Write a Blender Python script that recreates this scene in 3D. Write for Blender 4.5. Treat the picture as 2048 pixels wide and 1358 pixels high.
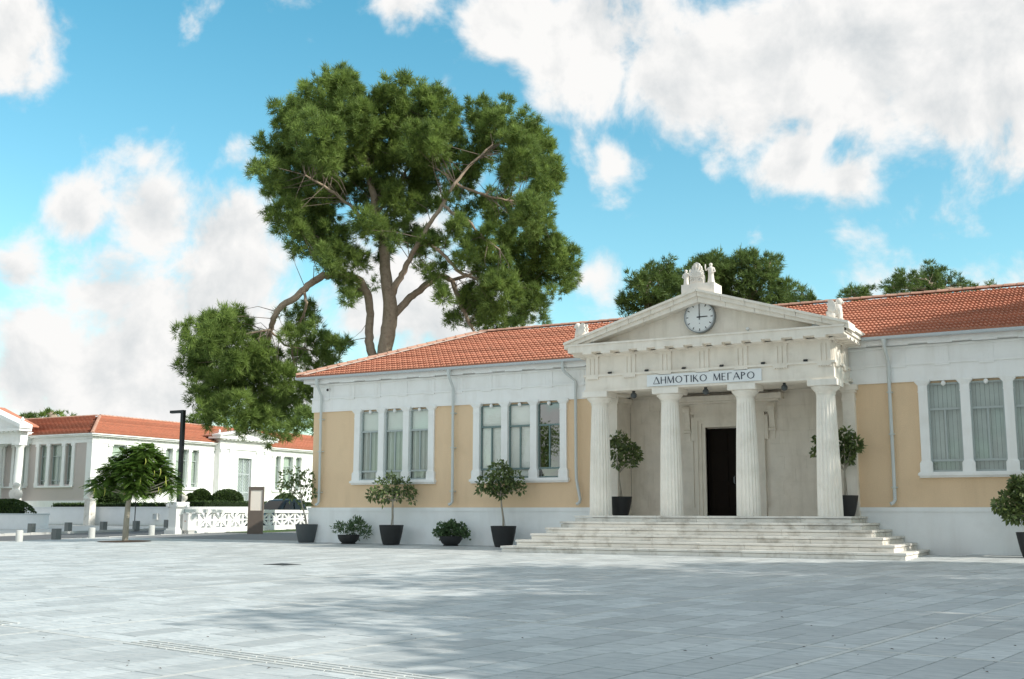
import bpy, math, random
import numpy as np
from mathutils import Vector, Matrix

for o in list(bpy.data.objects):
    bpy.data.objects.remove(o, do_unlink=True)
scene = bpy.context.scene
COL = scene.collection
R = random.Random(11)
NR = np.random.RandomState(5)

# ------------------------------------------------------------------ camera
FPX, PIT, ROLL, YAW, EYE = 2229.487, .155938735, -.00305990949, -.50324244, 1.6
cp, sp, cr, sr = math.cos(PIT), math.sin(PIT), math.cos(ROLL), math.sin(ROLL)
XD = (math.cos(YAW), math.sin(YAW)); YD = (-math.sin(YAW), math.cos(YAW))
def ray_h(px, py):
    x = (px-1024)/FPX; y = -(py-679)/FPX
    x, y = cr*x+sr*y, -sr*x+cr*y
    return (x, cp-sp*y, sp+cp*y)
def h2w(h): return Vector((h[0]*XD[0]+h[1]*XD[1], h[0]*YD[0]+h[1]*YD[1], h[2]))
def ray(px, py): return h2w(ray_h(px, py))
_t = 42.0/ray_h(622.5, 1013.6)[1]
_d = ray(622.5, 1013.6)
CAM = Vector((-_d.x*_t, -_d.y*_t, EYE))
def oY(px, py, Y):
    d = ray(px, py); return CAM + d*((Y-CAM.y)/d.y)
def oX(px, py, X):
    d = ray(px, py); return CAM + d*((X-CAM.x)/d.x)
def at(px, py, F):                       # point at forward distance F
    h = ray_h(px, py); return CAM + h2w(h)*(F/h[1])
KY = .0172                               # the square rises gently towards the buildings
def gz(y): return KY*(max(-70.0, min(60.0, y))-CAM.y)

cam = bpy.data.cameras.new('Camera'); cam_ob = bpy.data.objects.new('Camera', cam); COL.objects.link(cam_ob)
right_w = h2w((cr, sr*sp, -sr*cp)); up_w = h2w((sr, -cr*sp, cr*cp)); fwd_w = h2w((0, cp, sp))
m = Matrix((right_w, up_w, -fwd_w)).transposed().to_4x4(); m.translation = CAM
cam_ob.matrix_world = m
cam.sensor_width = 36; cam.lens = FPX/2048*36; cam.clip_start = .1; cam.clip_end = 3000
scene.camera = cam_ob

# ------------------------------------------------------------------ sky and sun
SUN_EL, SUN_AZ = math.radians(33), math.radians(3.0)      # azimuth measured from +X towards +Y
sun_dir = Vector((math.cos(SUN_EL)*math.cos(SUN_AZ), math.cos(SUN_EL)*math.sin(SUN_AZ), math.sin(SUN_EL)))
world = bpy.data.worlds.new('World'); scene.world = world; world.use_nodes = True
wt = world.node_tree; wt.nodes.clear()
def N(t, typ, **kw):
    n = t.nodes.new(typ)
    for k, v in kw.items(): setattr(n, k, v)
    return n
def L(t, a, b): t.links.new(a, b)
out = N(wt, 'ShaderNodeOutputWorld'); bg = N(wt, 'ShaderNodeBackground'); bg.inputs[1].default_value = .15
sky = N(wt, 'ShaderNodeTexSky'); sky.sky_type = 'NISHITA'; sky.sun_disc = False
sky.sun_elevation = SUN_EL; sky.sun_rotation = math.pi/2 - SUN_AZ
sky.air_density = 1.0; sky.dust_density = .6; sky.ozone_density = 1.6
tc = N(wt, 'ShaderNodeTexCoord')
DIRV = tc.outputs['Generated']
def vm(op, a, b=None):
    n = N(wt, 'ShaderNodeVectorMath', operation=op)
    for i, s in enumerate((a, b)):
        if s is None: continue
        if hasattr(s, 'links'): L(wt, s, n.inputs[i])
        else: n.inputs[i].default_value = s
    return n
def mt(op, a, b=None, c=None, clamp=False):
    n = N(wt, 'ShaderNodeMath', operation=op); n.use_clamp = clamp
    for i, s in enumerate((a, b, c)):
        if s is None: continue
        if hasattr(s, 'links'): L(wt, s, n.inputs[i])
        else: n.inputs[i].default_value = s
    return n.outputs[0]
# clouds: banks at the bearings where the photograph shows them, broken up by noise, plus loose noise clouds elsewhere
BANKS = [(1040,30,100,.85),(1180,85,130,.92),(1340,100,155,1),(1520,90,170,1.05),(1730,85,180,1.05),(1940,100,180,1.05),
 (1500,255,80,.75),(1590,325,80,.85),(1690,350,75,.8),(1215,335,60,.58),(1205,545,50,.58),
 (20,70,115,.95),(790,-10,80,.65),(295,310,62,.6),(475,315,55,.6),(150,410,75,.8),(290,425,95,.9),(420,450,105,.9),
 (20,520,80,.7),(210,570,120,.88),(450,600,150,.86),(80,710,160,.88),(290,760,170,.9),
 (560,720,170,.85),(840,620,150,.85),(860,480,70,.7),(1900,640,180,.45)]
field = None
nz0 = N(wt, 'ShaderNodeTexNoise'); nz0.inputs['Scale'].default_value = 5.5; nz0.inputs['Detail'].default_value = 4
L(wt, DIRV, nz0.inputs['Vector'])
warp = vm('SUBTRACT', nz0.outputs['Color'], (.5, .5, .5))
wscale = N(wt, 'ShaderNodeVectorMath', operation='SCALE'); L(wt, warp.outputs[0], wscale.inputs[0]); wscale.inputs['Scale'].default_value = .09
dirw = vm('ADD', DIRV, wscale.outputs[0]).outputs[0]
for (bx_, by_, br_, bw_) in BANKS:
    v = ray(bx_, by_).normalized(); rr = br_/FPX
    dn = vm('DISTANCE', dirw, tuple(v)).outputs['Value']
    q = mt('MULTIPLY_ADD', dn, -bw_/(rr*1.5), bw_)         # cone: bw at centre, 0 at 1.5 r
    field = q if field is None else mt('SMOOTH_MAX', field, q, .18)
def cloud_noise(off):
    n = N(wt, 'ShaderNodeTexNoise'); n.inputs['Scale'].default_value = 11; n.inputs['Detail'].default_value = 8; n.inputs['Roughness'].default_value = .58
    n.inputs['Distortion'].default_value = .25
    L(wt, vm('ADD', DIRV, off).outputs[0], n.inputs['Vector']); return n.outputs['Fac']
na = cloud_noise((0, 0, 0)); nb = cloud_noise((.022, .0, .018))      # second look-up a little towards the sun
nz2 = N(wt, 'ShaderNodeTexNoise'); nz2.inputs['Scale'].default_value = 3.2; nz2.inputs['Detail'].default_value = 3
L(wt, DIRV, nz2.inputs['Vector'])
# extra broken cloud added out of view to brighten the shade, held back within it; the banks above already describe the part around the town hall
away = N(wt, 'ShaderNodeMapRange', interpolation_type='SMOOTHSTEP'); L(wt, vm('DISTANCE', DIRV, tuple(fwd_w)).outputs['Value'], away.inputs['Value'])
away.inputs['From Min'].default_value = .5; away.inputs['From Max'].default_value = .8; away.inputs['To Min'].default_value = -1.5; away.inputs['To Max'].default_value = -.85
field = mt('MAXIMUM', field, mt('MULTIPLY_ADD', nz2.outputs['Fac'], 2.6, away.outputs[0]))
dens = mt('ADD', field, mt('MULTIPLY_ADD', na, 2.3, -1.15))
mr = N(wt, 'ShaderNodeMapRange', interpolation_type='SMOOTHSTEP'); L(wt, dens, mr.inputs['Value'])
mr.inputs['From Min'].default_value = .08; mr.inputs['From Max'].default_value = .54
relief = mt('SUBTRACT', nb, na)                                       # denser towards the sun: shaded side
shade = mt('ADD', mt('MULTIPLY_ADD', relief, 2.9, .08), mt('MULTIPLY', mt('MAXIMUM', mt('SUBTRACT', dens, .45), 0.0), .52), clamp=True)
cmix = N(wt, 'ShaderNodeMix', data_type='RGBA'); L(wt, shade, cmix.inputs['Factor'])
cmix.inputs['A'].default_value = (2.78, 2.76, 2.72, 1); cmix.inputs['B'].default_value = (1.55, 1.70, 1.80, 1)
tint = N(wt, 'ShaderNodeMix', data_type='RGBA', blend_type='MULTIPLY'); tint.inputs['Factor'].default_value = 1
L(wt, sky.outputs[0], tint.inputs['A']); # thin moisture haze: paler towards the horizon
sepz = N(wt, 'ShaderNodeSeparateXYZ'); L(wt, DIRV, sepz.inputs[0])
hz = N(wt, 'ShaderNodeMapRange'); L(wt, sepz.outputs['Z'], hz.inputs['Value']); hz.inputs['From Min'].default_value = .06; hz.inputs['From Max'].default_value = .44
tcol = N(wt, 'ShaderNodeMix', data_type='RGBA'); L(wt, hz.outputs[0], tcol.inputs['Factor']); tcol.inputs['A'].default_value = (.58, .70, .578, 1); tcol.inputs['B'].default_value = (.30, .655, .592, 1)
L(wt, tcol.outputs['Result'], tint.inputs['B'])
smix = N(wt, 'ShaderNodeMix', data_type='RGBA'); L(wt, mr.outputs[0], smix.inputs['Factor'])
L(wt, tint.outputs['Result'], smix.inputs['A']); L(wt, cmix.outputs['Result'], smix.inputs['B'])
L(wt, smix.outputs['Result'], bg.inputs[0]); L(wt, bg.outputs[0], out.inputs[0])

sl = bpy.data.lights.new('sun', 'SUN'); sl.energy = 2.1; sl.angle = math.radians(.6); sl.color = (1, .95, .86)
so = bpy.data.objects.new('sun', sl); COL.objects.link(so)
so.rotation_euler = (-sun_dir).to_track_quat('-Z', 'Y').to_euler(); so.location = (40, 10, 40)
scene.view_settings.view_transform = 'Standard'; scene.view_settings.look = 'None'
scene.view_settings.exposure = 1.22; scene.view_settings.gamma = 1
scene.render.engine = 'CYCLES'

# ------------------------------------------------------------------ materials
MAT = {}
def mat(name, col, rough=.8, var=.12, vscale=3.0, bump=0.0, bscale=60.0, stain=0.0, stain_col=(.12,.09,.06), stain_scale=1.2, metal=0.0, spec=.3, island=0.0, streak=0.0, detail=5):
    m_ = bpy.data.materials.new(name); m_.use_nodes = True; t = m_.node_tree
    b = t.nodes['Principled BSDF']; b.inputs['Roughness'].default_value = rough; b.inputs['Metallic'].default_value = metal
    b.inputs['Specular IOR Level'].default_value = spec
    g = N(t, 'ShaderNodeNewGeometry'); pos = g.outputs['Position']
    def noise(sc, det=5, stretch=None):
        n = N(t, 'ShaderNodeTexNoise'); n.inputs['Scale'].default_value = sc; n.inputs['Detail'].default_value = det; n.inputs['Roughness'].default_value = .6
        if stretch:
            mp = N(t, 'ShaderNodeMapping'); mp.inputs['Scale'].default_value = stretch; L(t, pos, mp.inputs[0]); L(t, mp.outputs[0], n.inputs['Vector'])
        else: L(t, pos, n.inputs['Vector'])
        return n.outputs['Fac']
    def mth(op, a, b_=None, c_=None, clamp=False):
        n = N(t, 'ShaderNodeMath', operation=op); n.use_clamp = clamp
        for i, s in enumerate((a, b_, c_)):
            if s is None: continue
            if hasattr(s, 'links'): L(t, s, n.inputs[i])
            else: n.inputs[i].default_value = s
        return n.outputs[0]
    f = mth('MULTIPLY_ADD', noise(vscale, detail), 2*var, 1-var)
    if island:
        oi = N(t, 'ShaderNodeObjectInfo')
        rnd = mth('FRACT', mth('ADD', oi.outputs['Random'], g.outputs['Random Per Island']))
        f = mth('MULTIPLY', f, mth('MULTIPLY_ADD', rnd, 2*island, 1-island))
    hsv = N(t, 'ShaderNodeMix', data_type='RGBA', blend_type='MULTIPLY'); hsv.inputs['Factor'].default_value = 1
    hsv.inputs['A'].default_value = (*col, 1)
    cmb = N(t, 'ShaderNodeCombineColor'); [L(t, f, cmb.inputs[i]) for i in range(3)]
    L(t, cmb.outputs[0], hsv.inputs['B']); res = hsv.outputs['Result']
    if stain:
        s1 = noise(stain_scale, 7); s2 = noise(stain_scale*2.2, 6, (1, 1, .15)) if streak else s1
        s = mth('MAXIMUM', s1, mth('MULTIPLY', s2, 1.0)) if streak else s1
        mrn = N(t, 'ShaderNodeMapRange'); L(t, s, mrn.inputs['Value']); mrn.inputs['From Min'].default_value = .5; mrn.inputs['From Max'].default_value = .78
        mrn.inputs['To Max'].default_value = stain
        mx = N(t, 'ShaderNodeMix', data_type='RGBA'); L(t, mrn.outputs[0], mx.inputs['Factor']); L(t, res, mx.inputs['A']); mx.inputs['B'].default_value = (*stain_col, 1)
        res = mx.outputs['Result']
    L(t, res, b.inputs['Base Color'])
    if bump:
        bn = N(t, 'ShaderNodeBump'); bn.inputs['Strength'].default_value = bump; bn.inputs['Distance'].default_value = .02
        L(t, noise(bscale, 6), bn.inputs['Height']); L(t, bn.outputs[0], b.inputs['Normal'])
    MAT[name] = m_; return m_
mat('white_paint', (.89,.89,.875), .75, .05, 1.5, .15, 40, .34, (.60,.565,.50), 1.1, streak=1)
mat('plinth_paint', (.87,.89,.89), .8, .06, 1.2, .3, 50, .3, (.50,.49,.46), .7, streak=1)
mat('ochre_stucco', (.83,.62,.41), .95, .09, 30, .9, 55, .32, (.60,.43,.265), .9, detail=3, streak=1)
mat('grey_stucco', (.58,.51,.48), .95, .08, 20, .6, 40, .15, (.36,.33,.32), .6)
mat('stone', (.85,.785,.695), .85, .12, 2.2, .35, 45, .38, (.47,.41,.32), 1.6, streak=1)
mat('stone_column', (.88,.83,.755), .85, .10, 2.5, .4, 50, .35, (.45,.40,.31), 1.5, streak=1)
mat('step_stone', (.76,.73,.675), .8, .13, 2.5, .3, 40, .75, (.26,.22,.16), 2.6, island=.07)
mat('terracotta', (.46,.192,.122), .85, .2, 3.5, .3, 60, .4, (.24,.14,.10), 2.2, island=.18)
mat('hip_mortar', (.62,.46,.38), .9, .15, 5, .3, 40)
mat('ridge_tile', (.52,.30,.22), .85, .2, 4, .2, 60, .4, (.40,.28,.2), 2.0, island=.12)
mat('gutter', (.50,.54,.56), .5, .05, 2)
mat('pipe', (.60,.63,.62), .5, .05, 2, 0, 40, .2, (.45,.43,.4), 2)
mat('mortar', (.11,.105,.095), .95, .15, 5)
mat('asphalt', (.13,.135,.14), .9, .15, 4, .5, 120)
mat('dark_paving', (.23,.235,.24), .85, .18, 5, .3, 60)
mat('ground', (.20,.19,.165), .95, .2, .6)
mat('lawn', (.07,.12,.03), .95, .3, 6)
mat('kerb', (.50,.50,.48), .85, .1, 2)
mat('dark_metal', (.035,.038,.04), .45, .1, 5, metal=.3)
mat('grey_metal', (.28,.30,.31), .45, .05, 5, metal=.4)
mat('pot', (.028,.029,.03), .55, .12, 6, .1, 60)
mat('pot_grey', (.075,.085,.09), .5, .12, 6, .1, 60)
mat('bark', (.37,.29,.22), .95, .3, 6, 1.0, 22, .6, (.10,.07,.055), 5)
mat('twig', (.20,.16,.13), .95, .25, 6)
mat('pale_bark', (.36,.33,.27), .9, .15, 6, .5, 60)
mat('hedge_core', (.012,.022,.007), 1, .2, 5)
mat('soil', (.075,.05,.035), 1, .3, 12, .8, 60)
mat('clock_face', (.80,.81,.80), .4, .01, 2)
mat('black', (.015,.016,.018), .5, .05, 5)
mat('sign_white', (.80,.82,.83), .45, .02, 2)
mat('letter', (.03,.04,.06), .5, .05, 4)
mat('window_green', (.17,.24,.235), .5, .1, 6)
mat('window_pale', (.42,.47,.46), .5, .1, 6)
mat('shutter', (.40,.465,.44), .8, .18, 2.5, .2, 40, .5, (.33,.39,.37), 1.6)
mat('blind', (.88,.88,.84), .8, .05, 3)
mat('curtain', (.62,.63,.59), .9, .1, 4)
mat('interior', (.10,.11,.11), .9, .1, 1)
mat('statue', (.76,.71,.65), .8, .1, 8, .3, 60, .6, (.5,.47,.42), 5)
mat('marble_white', (.76,.77,.78), .6, .08, 2, .1, 40, .2, (.55,.56,.56), 1.2)
mat('bollard_grey', (.19,.20,.195), .85, .1, 8, .3, 80)
mat('bollard_white', (.50,.51,.49), .85, .08, 8, .3, 80)
mat('stele', (.16,.13,.11), .6, .12, 3)
mat('poster', (.90,.82,.73), .5, .04, 3)
mat('door_wood', (.010,.007,.005), .7, .25, 3, spec=.1)
mat('car_paint', (.015,.03,.04), .3, .02, 1, metal=.5, spec=.6)
mat('plastic_white', (.74,.74,.72), .5, .03, 3)
mat('rail_white', (.78,.78,.76), .7, .05, 2, .15, 40, .15, (.6,.57,.52), 1.5)
mat('pod', (.42,.45,.10), .7, .15, 8)

def paving(name, col, isl):
    m_ = mat(name, col, .55, .05, 1.0, 0, 40, island=isl, spec=.5); t = m_.node_tree; b = t.nodes['Principled BSDF']
    g = N(t, 'ShaderNodeNewGeometry'); oi = N(t, 'ShaderNodeObjectInfo')
    rot = N(t, 'ShaderNodeMapping'); rot.inputs['Rotation'].default_value = (0, 0, math.radians(10)); rot.inputs['Scale'].default_value = (1.0, 4.5, 1)
    rnd = N(t, 'ShaderNodeMath', operation='ADD'); L(t, oi.outputs['Random'], rnd.inputs[0]); L(t, g.outputs['Random Per Island'], rnd.inputs[1])
    rs = N(t, 'ShaderNodeVectorMath', operation='SCALE'); rs.inputs[0].default_value = (31, 47, 23); L(t, rnd.outputs[0], rs.inputs['Scale'])
    ad = N(t, 'ShaderNodeVectorMath', operation='ADD'); L(t, g.outputs['Position'], rot.inputs[0]); L(t, rot.outputs[0], ad.inputs[0]); L(t, rs.outputs[0], ad.inputs[1])
    n1 = N(t, 'ShaderNodeTexNoise'); n1.inputs['Scale'].default_value = 3.0; n1.inputs['Detail'].default_value = 8; n1.inputs['Roughness'].default_value = .62; n1.inputs['Distortion'].default_value = 1.1
    L(t, ad.outputs[0], n1.inputs['Vector'])
    cr_ = N(t, 'ShaderNodeMapRange'); cr_.inputs['From Min'].default_value = .42; cr_.inputs['From Max'].default_value = .74; cr_.inputs['To Max'].default_value = .75; L(t, n1.outputs['Fac'], cr_.inputs['Value'])
    src = b.inputs['Base Color'].links[0].from_socket
    mx = N(t, 'ShaderNodeMix', data_type='RGBA'); L(t, cr_.outputs[0], mx.inputs['Factor']); L(t, src, mx.inputs['A']); mx.inputs['B'].default_value = (col[0]*.47, col[1]*.52, col[2]*.55, 1)
    n2 = N(t, 'ShaderNodeTexNoise'); n2.inputs['Scale'].default_value = .35; n2.inputs['Detail'].default_value = 6; L(t, g.outputs['Position'], n2.inputs['Vector'])
    d2 = N(t, 'ShaderNodeMapRange'); d2.inputs['From Min'].default_value = .45; d2.inputs['From Max'].default_value = .75; d2.inputs['To Max'].default_value = .22; L(t, n2.outputs['Fac'], d2.inputs['Value'])
    mx2 = N(t, 'ShaderNodeMix', data_type='RGBA'); L(t, d2.outputs[0], mx2.inputs['Factor']); L(t, mx.outputs['Result'], mx2.inputs['A']); mx2.inputs['B'].default_value = (.33, .33, .31, 1)
    L(t, mx2.outputs['Result'], b.inputs['Base Color'])
    rr = N(t, 'ShaderNodeMapRange'); rr.inputs['To Min'].default_value = .42; rr.inputs['To Max'].default_value = .75; L(t, n1.outputs['Fac'], rr.inputs['Value']); L(t, rr.outputs[0], b.inputs['Roughness'])
    return m_
paving('paving', (.535,.558,.556), .18)
paving('paving_strip', (.64,.64,.61), .05)
def glass(name, refl, tintc=(.75,.85,.83)):
    m_ = bpy.data.materials.new(name); m_.use_nodes = True; t = m_.node_tree; t.nodes.clear()
    o = N(t, 'ShaderNodeOutputMaterial'); mix = N(t, 'ShaderNodeMixShader'); tr = N(t, 'ShaderNodeBsdfTransparent'); gl = N(t, 'ShaderNodeBsdfGlossy')
    tr.inputs[0].default_value = (*tintc, 1); gl.inputs[0].default_value = (.93,.96,.95,1); gl.inputs['Roughness'].default_value = .015
    fr = N(t, 'ShaderNodeFresnel'); g_ = N(t, 'ShaderNodeNewGeometry'); io = N(t, 'ShaderNodeMapRange'); L(t, g_.outputs['Backfacing'], io.inputs['Value'])
    io.inputs['To Min'].default_value = refl; io.inputs['To Max'].default_value = 1/refl; L(t, io.outputs[0], fr.inputs[0])   # thin pane: same reflectance from both sides
    L(t, fr.outputs[0], mix.inputs[0]); L(t, tr.outputs[0], mix.inputs[1]); L(t, gl.outputs[0], mix.inputs[2]); L(t, mix.outputs[0], o.inputs[0])
    MAT[name] = m_
glass('car_glass', 1.5, (.06,.08,.08)); glass('glass', 1.75, (.98,.99,.98)); glass('glass_dark', 3.2, (.4,.46,.44)); glass('glass_mid', 1.7, (.90,.94,.92))
def leafmat(name, c0, c1, transl=.35, gloss=.12):
    m_ = bpy.data.materials.new(name); m_.use_nodes = True; t = m_.node_tree; t.nodes.clear()
    o = N(t, 'ShaderNodeOutputMaterial'); a = N(t, 'ShaderNodeAttribute'); a.attribute_name = 'tint'
    mx = N(t, 'ShaderNodeMix', data_type='RGBA'); L(t, a.outputs['Fac'], mx.inputs['Factor']); mx.inputs['A'].default_value = (*c0, 1); mx.inputs['B'].default_value = (*c1, 1)
    d = N(t, 'ShaderNodeBsdfPrincipled'); d.inputs['Roughness'].default_value = .55; d.inputs['Specular IOR Level'].default_value = gloss*2.5; L(t, mx.outputs['Result'], d.inputs['Base Color'])
    tl = N(t, 'ShaderNodeBsdfTranslucent'); L(t, mx.outputs['Result'], tl.inputs[0])
    ms = N(t, 'ShaderNodeMixShader'); ms.inputs[0].default_value = transl; L(t, d.outputs[0], ms.inputs[1]); L(t, tl.outputs[0], ms.inputs[2]); L(t, ms.outputs[0], o.inputs[0])
    MAT[name] = m_
leafmat('pine_needles', (.062,.108,.026), (.28,.385,.095), .45)
leafmat('pine_dark', (.046,.082,.022), (.18,.26,.068), .4)
leafmat('ficus_leaf', (.045,.085,.024), (.21,.27,.08), .28, .3)
leafmat('feather_leaf', (.065,.13,.024), (.20,.33,.065), .42)
leafmat('hedge_leaf', (.022,.045,.012), (.07,.115,.025), .15)
leafmat('succulent', (.05,.10,.045), (.14,.22,.09), .15, .2)

# ------------------------------------------------------------------ builders
class MB:
    def __init__(s): s.v = []; s.f = []
    def box(s, x0, x1, y0, y1, z0, z1):
        n = len(s.v)
        s.v += [(x0,y0,z0),(x1,y0,z0),(x1,y1,z0),(x0,y1,z0),(x0,y0,z1),(x1,y0,z1),(x1,y1,z1),(x0,y1,z1)]
        s.f += [tuple(n+i for i in q) for q in ((0,3,2,1),(4,5,6,7),(0,1,5,4),(1,2,6,5),(2,3,7,6),(3,0,4,7))]
        return s
    def bar(s, p, q, w, t, upv=(0,0,1)):
        p = Vector(p); q = Vector(q); d = (q-p).normalized(); u = Vector(upv)
        a = d.cross(u)
        if a.length < 1e-4: a = d.cross(Vector((1,0,0)))
        a.normalize(); b = a.cross(d); n = len(s.v)
        for c in (p, q):
            for (i, j) in ((-1,-1),(1,-1),(1,1),(-1,1)): s.v.append(tuple(c + a*(i*w/2) + b*(j*t/2)))
        s.f += [tuple(n+i for i in qd) for qd in ((3,2,1,0),(4,5,6,7),(0,1,5,4),(1,2,6,5),(2,3,7,6),(3,0,4,7))]
        return s
    def prism(s, pts, off):
        # pts: polygon (3D, ordered), off: extrusion vector
        n = len(s.v); k = len(pts); off = Vector(off)
        s.v += [tuple(Vector(p)) for p in pts] + [tuple(Vector(p)+off) for p in pts]
        s.f += [tuple(range(n+k-1, n-1, -1)), tuple(range(n+k, n+2*k))]
        s.f += [(n+i, n+(i+1) % k, n+k+(i+1) % k, n+k+i) for i in range(k)]
        return s
    def lathe(s, prof, c=(0,0,0), n=24, cap=True, flute=0, sx=1, sy=1):
        b0 = len(s.v)
        for (r, z) in prof:
            for i in range(n):
                a = 2*math.pi*i/n
                s.v.append((c[0]+r*sx*math.cos(a), c[1]+r*sy*math.sin(a), c[2]+z))
        for j in range(len(prof)-1):
            for i in range(n):
                s.f.append((b0+j*n+i, b0+j*n+(i+1) % n, b0+(j+1)*n+(i+1) % n, b0+(j+1)*n+i))
        if cap:
            s.f.append(tuple(b0+i for i in range(n-1, -1, -1))); e = b0+(len(prof)-1)*n
            s.f.append(tuple(e+i for i in range(n)))
        return s
    def tube(s, pts, rad, n=8):
        pts = [Vector(p) for p in pts]
        if not hasattr(rad, '__len__'): rad = [rad]*len(pts)
        b0 = len(s.v); ref = Vector((.3,.9,.2)).normalized()
        for i, p in enumerate(pts):
            d = (pts[min(i+1, len(pts)-1)]-pts[max(i-1, 0)]).normalized()
            a = d.cross(ref)
            if a.length < .05: a = d.cross(Vector((1,0,0)))
            a.normalize(); b = d.cross(a)
            for k in range(n):
                t = 2*math.pi*k/n; s.v.append(tuple(p + (a*math.cos(t)+b*math.sin(t))*rad[i]))
        for i in range(len(pts)-1):
            for k in range(n): s.f.append((b0+i*n+k, b0+i*n+(k+1) % n, b0+(i+1)*n+(k+1) % n, b0+(i+1)*n+k))
        s.f.append(tuple(b0+i for i in range(n-1, -1, -1))); e = b0+(len(pts)-1)*n; s.f.append(tuple(e+i for i in range(n)))
        return s
    def ell(s, c, r, n=12, m_=8):
        prof = [(max(.001, math.sin(math.pi*j/m_)), -math.cos(math.pi*j/m_)) for j in range(m_+1)]
        b0 = len(s.v); s.lathe(prof, (0,0,0), n)
        for i in range(b0, len(s.v)):
            x, y, z = s.v[i]; s.v[i] = (c[0]+x*r[0], c[1]+y*r[1], c[2]+z*r[2])
        return s
    def mesh(s, name, material, org=(0,0,0), smooth=False):
        me = bpy.data.meshes.new(name); o = Vector(org)
        me.from_pydata([(x-o[0], y-o[1], z-o[2]) for x, y, z in s.v], [], s.f)
        if smooth: me.shade_smooth()
        if smooth == 'auto': me.set_sharp_from_angle(angle=math.radians(40))
        me.materials.append(MAT[material]); return me
class Thing:
    def __init__(s, name, label, cat, loc=(0,0,0), group=None):
        s.o = bpy.data.objects.new(name, None); COL.objects.link(s.o); s.loc = Vector(loc); s.o.location = loc
        s.o.empty_display_size = .3
        s.o['label'] = label; s.o['category'] = cat
        if group: s.o['group'] = group
    def part(s, name, mb, material, parent=None, smooth=False, kind=None, label=None):
        me = mb if isinstance(mb, bpy.types.Mesh) else mb.mesh(name, material, s.loc, smooth)
        o = bpy.data.objects.new(name, me); COL.objects.link(o); o.parent = parent or s.o
        if kind: o['kind'] = kind
        if label: o['label'] = label
        return o
def single(name, mb, material, label, cat, loc=(0,0,0), group=None, smooth=False):
    o = bpy.data.objects.new(name, mb.mesh(name, material, loc, smooth)); COL.objects.link(o); o.location = loc
    o['label'] = label; o['category'] = cat
    if group: o['group'] = group
    return o
def struct(name, mb, material, kind='structure', smooth=False):
    o = bpy.data.objects.new(name, mb.mesh(name, material, (0,0,0), smooth)); COL.objects.link(o); o['kind'] = kind; return o
def copy_tree(o, parent=None):
    c = o.copy(); COL.objects.link(c); c.parent = parent
    for ch in list(o.children): copy_tree(ch, c)
    return c
def npmesh(name, V, F, tint, material):
    me = bpy.data.meshes.new(name); V = np.asarray(V, np.float32); F = np.asarray(F, np.int32)
    k = F.shape[1]
    me.vertices.add(len(V)); me.vertices.foreach_set('co', V.ravel()); me.loops.add(F.size); me.loops.foreach_set('vertex_index', F.ravel())
    me.polygons.add(len(F)); me.polygons.foreach_set('loop_start', np.arange(0, F.size, k, dtype=np.int32)); me.polygons.foreach_set('loop_total', np.full(len(F), k, np.int32))
    at_ = me.attributes.new('tint', 'FLOAT', 'POINT'); at_.data.foreach_set('value', np.asarray(tint, np.float32))
    me.update(); me.validate(); me.materials.append(MAT[material]); return me
def unit(a): return a/np.maximum(np.linalg.norm(a, axis=-1, keepdims=True), 1e-6)
def needle_mesh(name, clumps, material, org, tufts=12, needles=11, ln=.30, wd=.022):
    # clumps: list of (center, radius, out direction)
    C = np.array([c[0] for c in clumps]); Rr = np.array([c[1] for c in clumps]); O = np.array([c[2] for c in clumps])
    n = len(C)
    d = unit(NR.normal(size=(n, tufts, 3)) + O[:, None, :]*.55 + np.array([0, 0, .25]))
    tp = C[:, None, :] + d*(Rr[:, None, None]*NR.uniform(.35, 1.0, (n, tufts, 1)))
    td = unit(d + np.array([0, 0, .35]) + NR.normal(size=d.shape)*.25)
    nd = unit(td[:, :, None, :]*.9 + NR.normal(size=(n, tufts, needles, 3))*.5)
    base = tp[:, :, None, :] + NR.normal(size=nd.shape)*.05
    l = ln*NR.uniform(.6, 1.15, nd.shape[:3]+(1,))
    tip = base + nd*l
    side = unit(np.cross(nd, NR.normal(size=nd.shape)))*wd
    V = np.stack([base-side, base+side, tip], axis=3).reshape(-1, 3) - np.array(org)
    F = np.arange(len(V)).reshape(-1, 3)
    tt = np.clip(NR.uniform(.15, .85, (n, tufts, 1)) + NR.normal(size=(n, 1, 1))*.12, 0, 1)
    T = np.broadcast_to(tt[..., None], (n, tufts, needles, 3)).copy(); T[..., 2] = np.clip(T[..., 2]+.15, 0, 1)
    return npmesh(name, V, F, T.reshape(-1), material)
def leaf_mesh(name, pts, nrm, material, org, ln=.13, wd=.06, droop=.2):
    # folded leaf: 4 triangles on 5 verts -> two quads
    P = np.array(pts); n = len(P); A = unit(np.array(nrm) + NR.normal(size=(n, 3))*.55 + np.array([0, 0, -droop]))
    S = unit(np.cross(A, NR.normal(size=(n, 3)))); U = np.cross(S, A)
    l = ln*NR.uniform(.65, 1.2, (n, 1)); w = wd*NR.uniform(.7, 1.2, (n, 1))
    v0 = P; v1 = P + A*l*.5 + S*w + U*w*.35; v2 = P + A*l; v3 = P + A*l*.5 - S*w + U*w*.35
    V = np.stack([v0, v1, v2, v3], axis=1).reshape(-1, 3) - np.array(org)
    i = np.arange(n)*4
    F = np.concatenate([np.stack([i, i+1, i+2], 1), np.stack([i, i+2, i+3], 1)])
    T = np.repeat(np.clip(NR.normal(.45, .25, n), 0, 1), 4)
    return npmesh(name, V, F, T, material)
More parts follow.
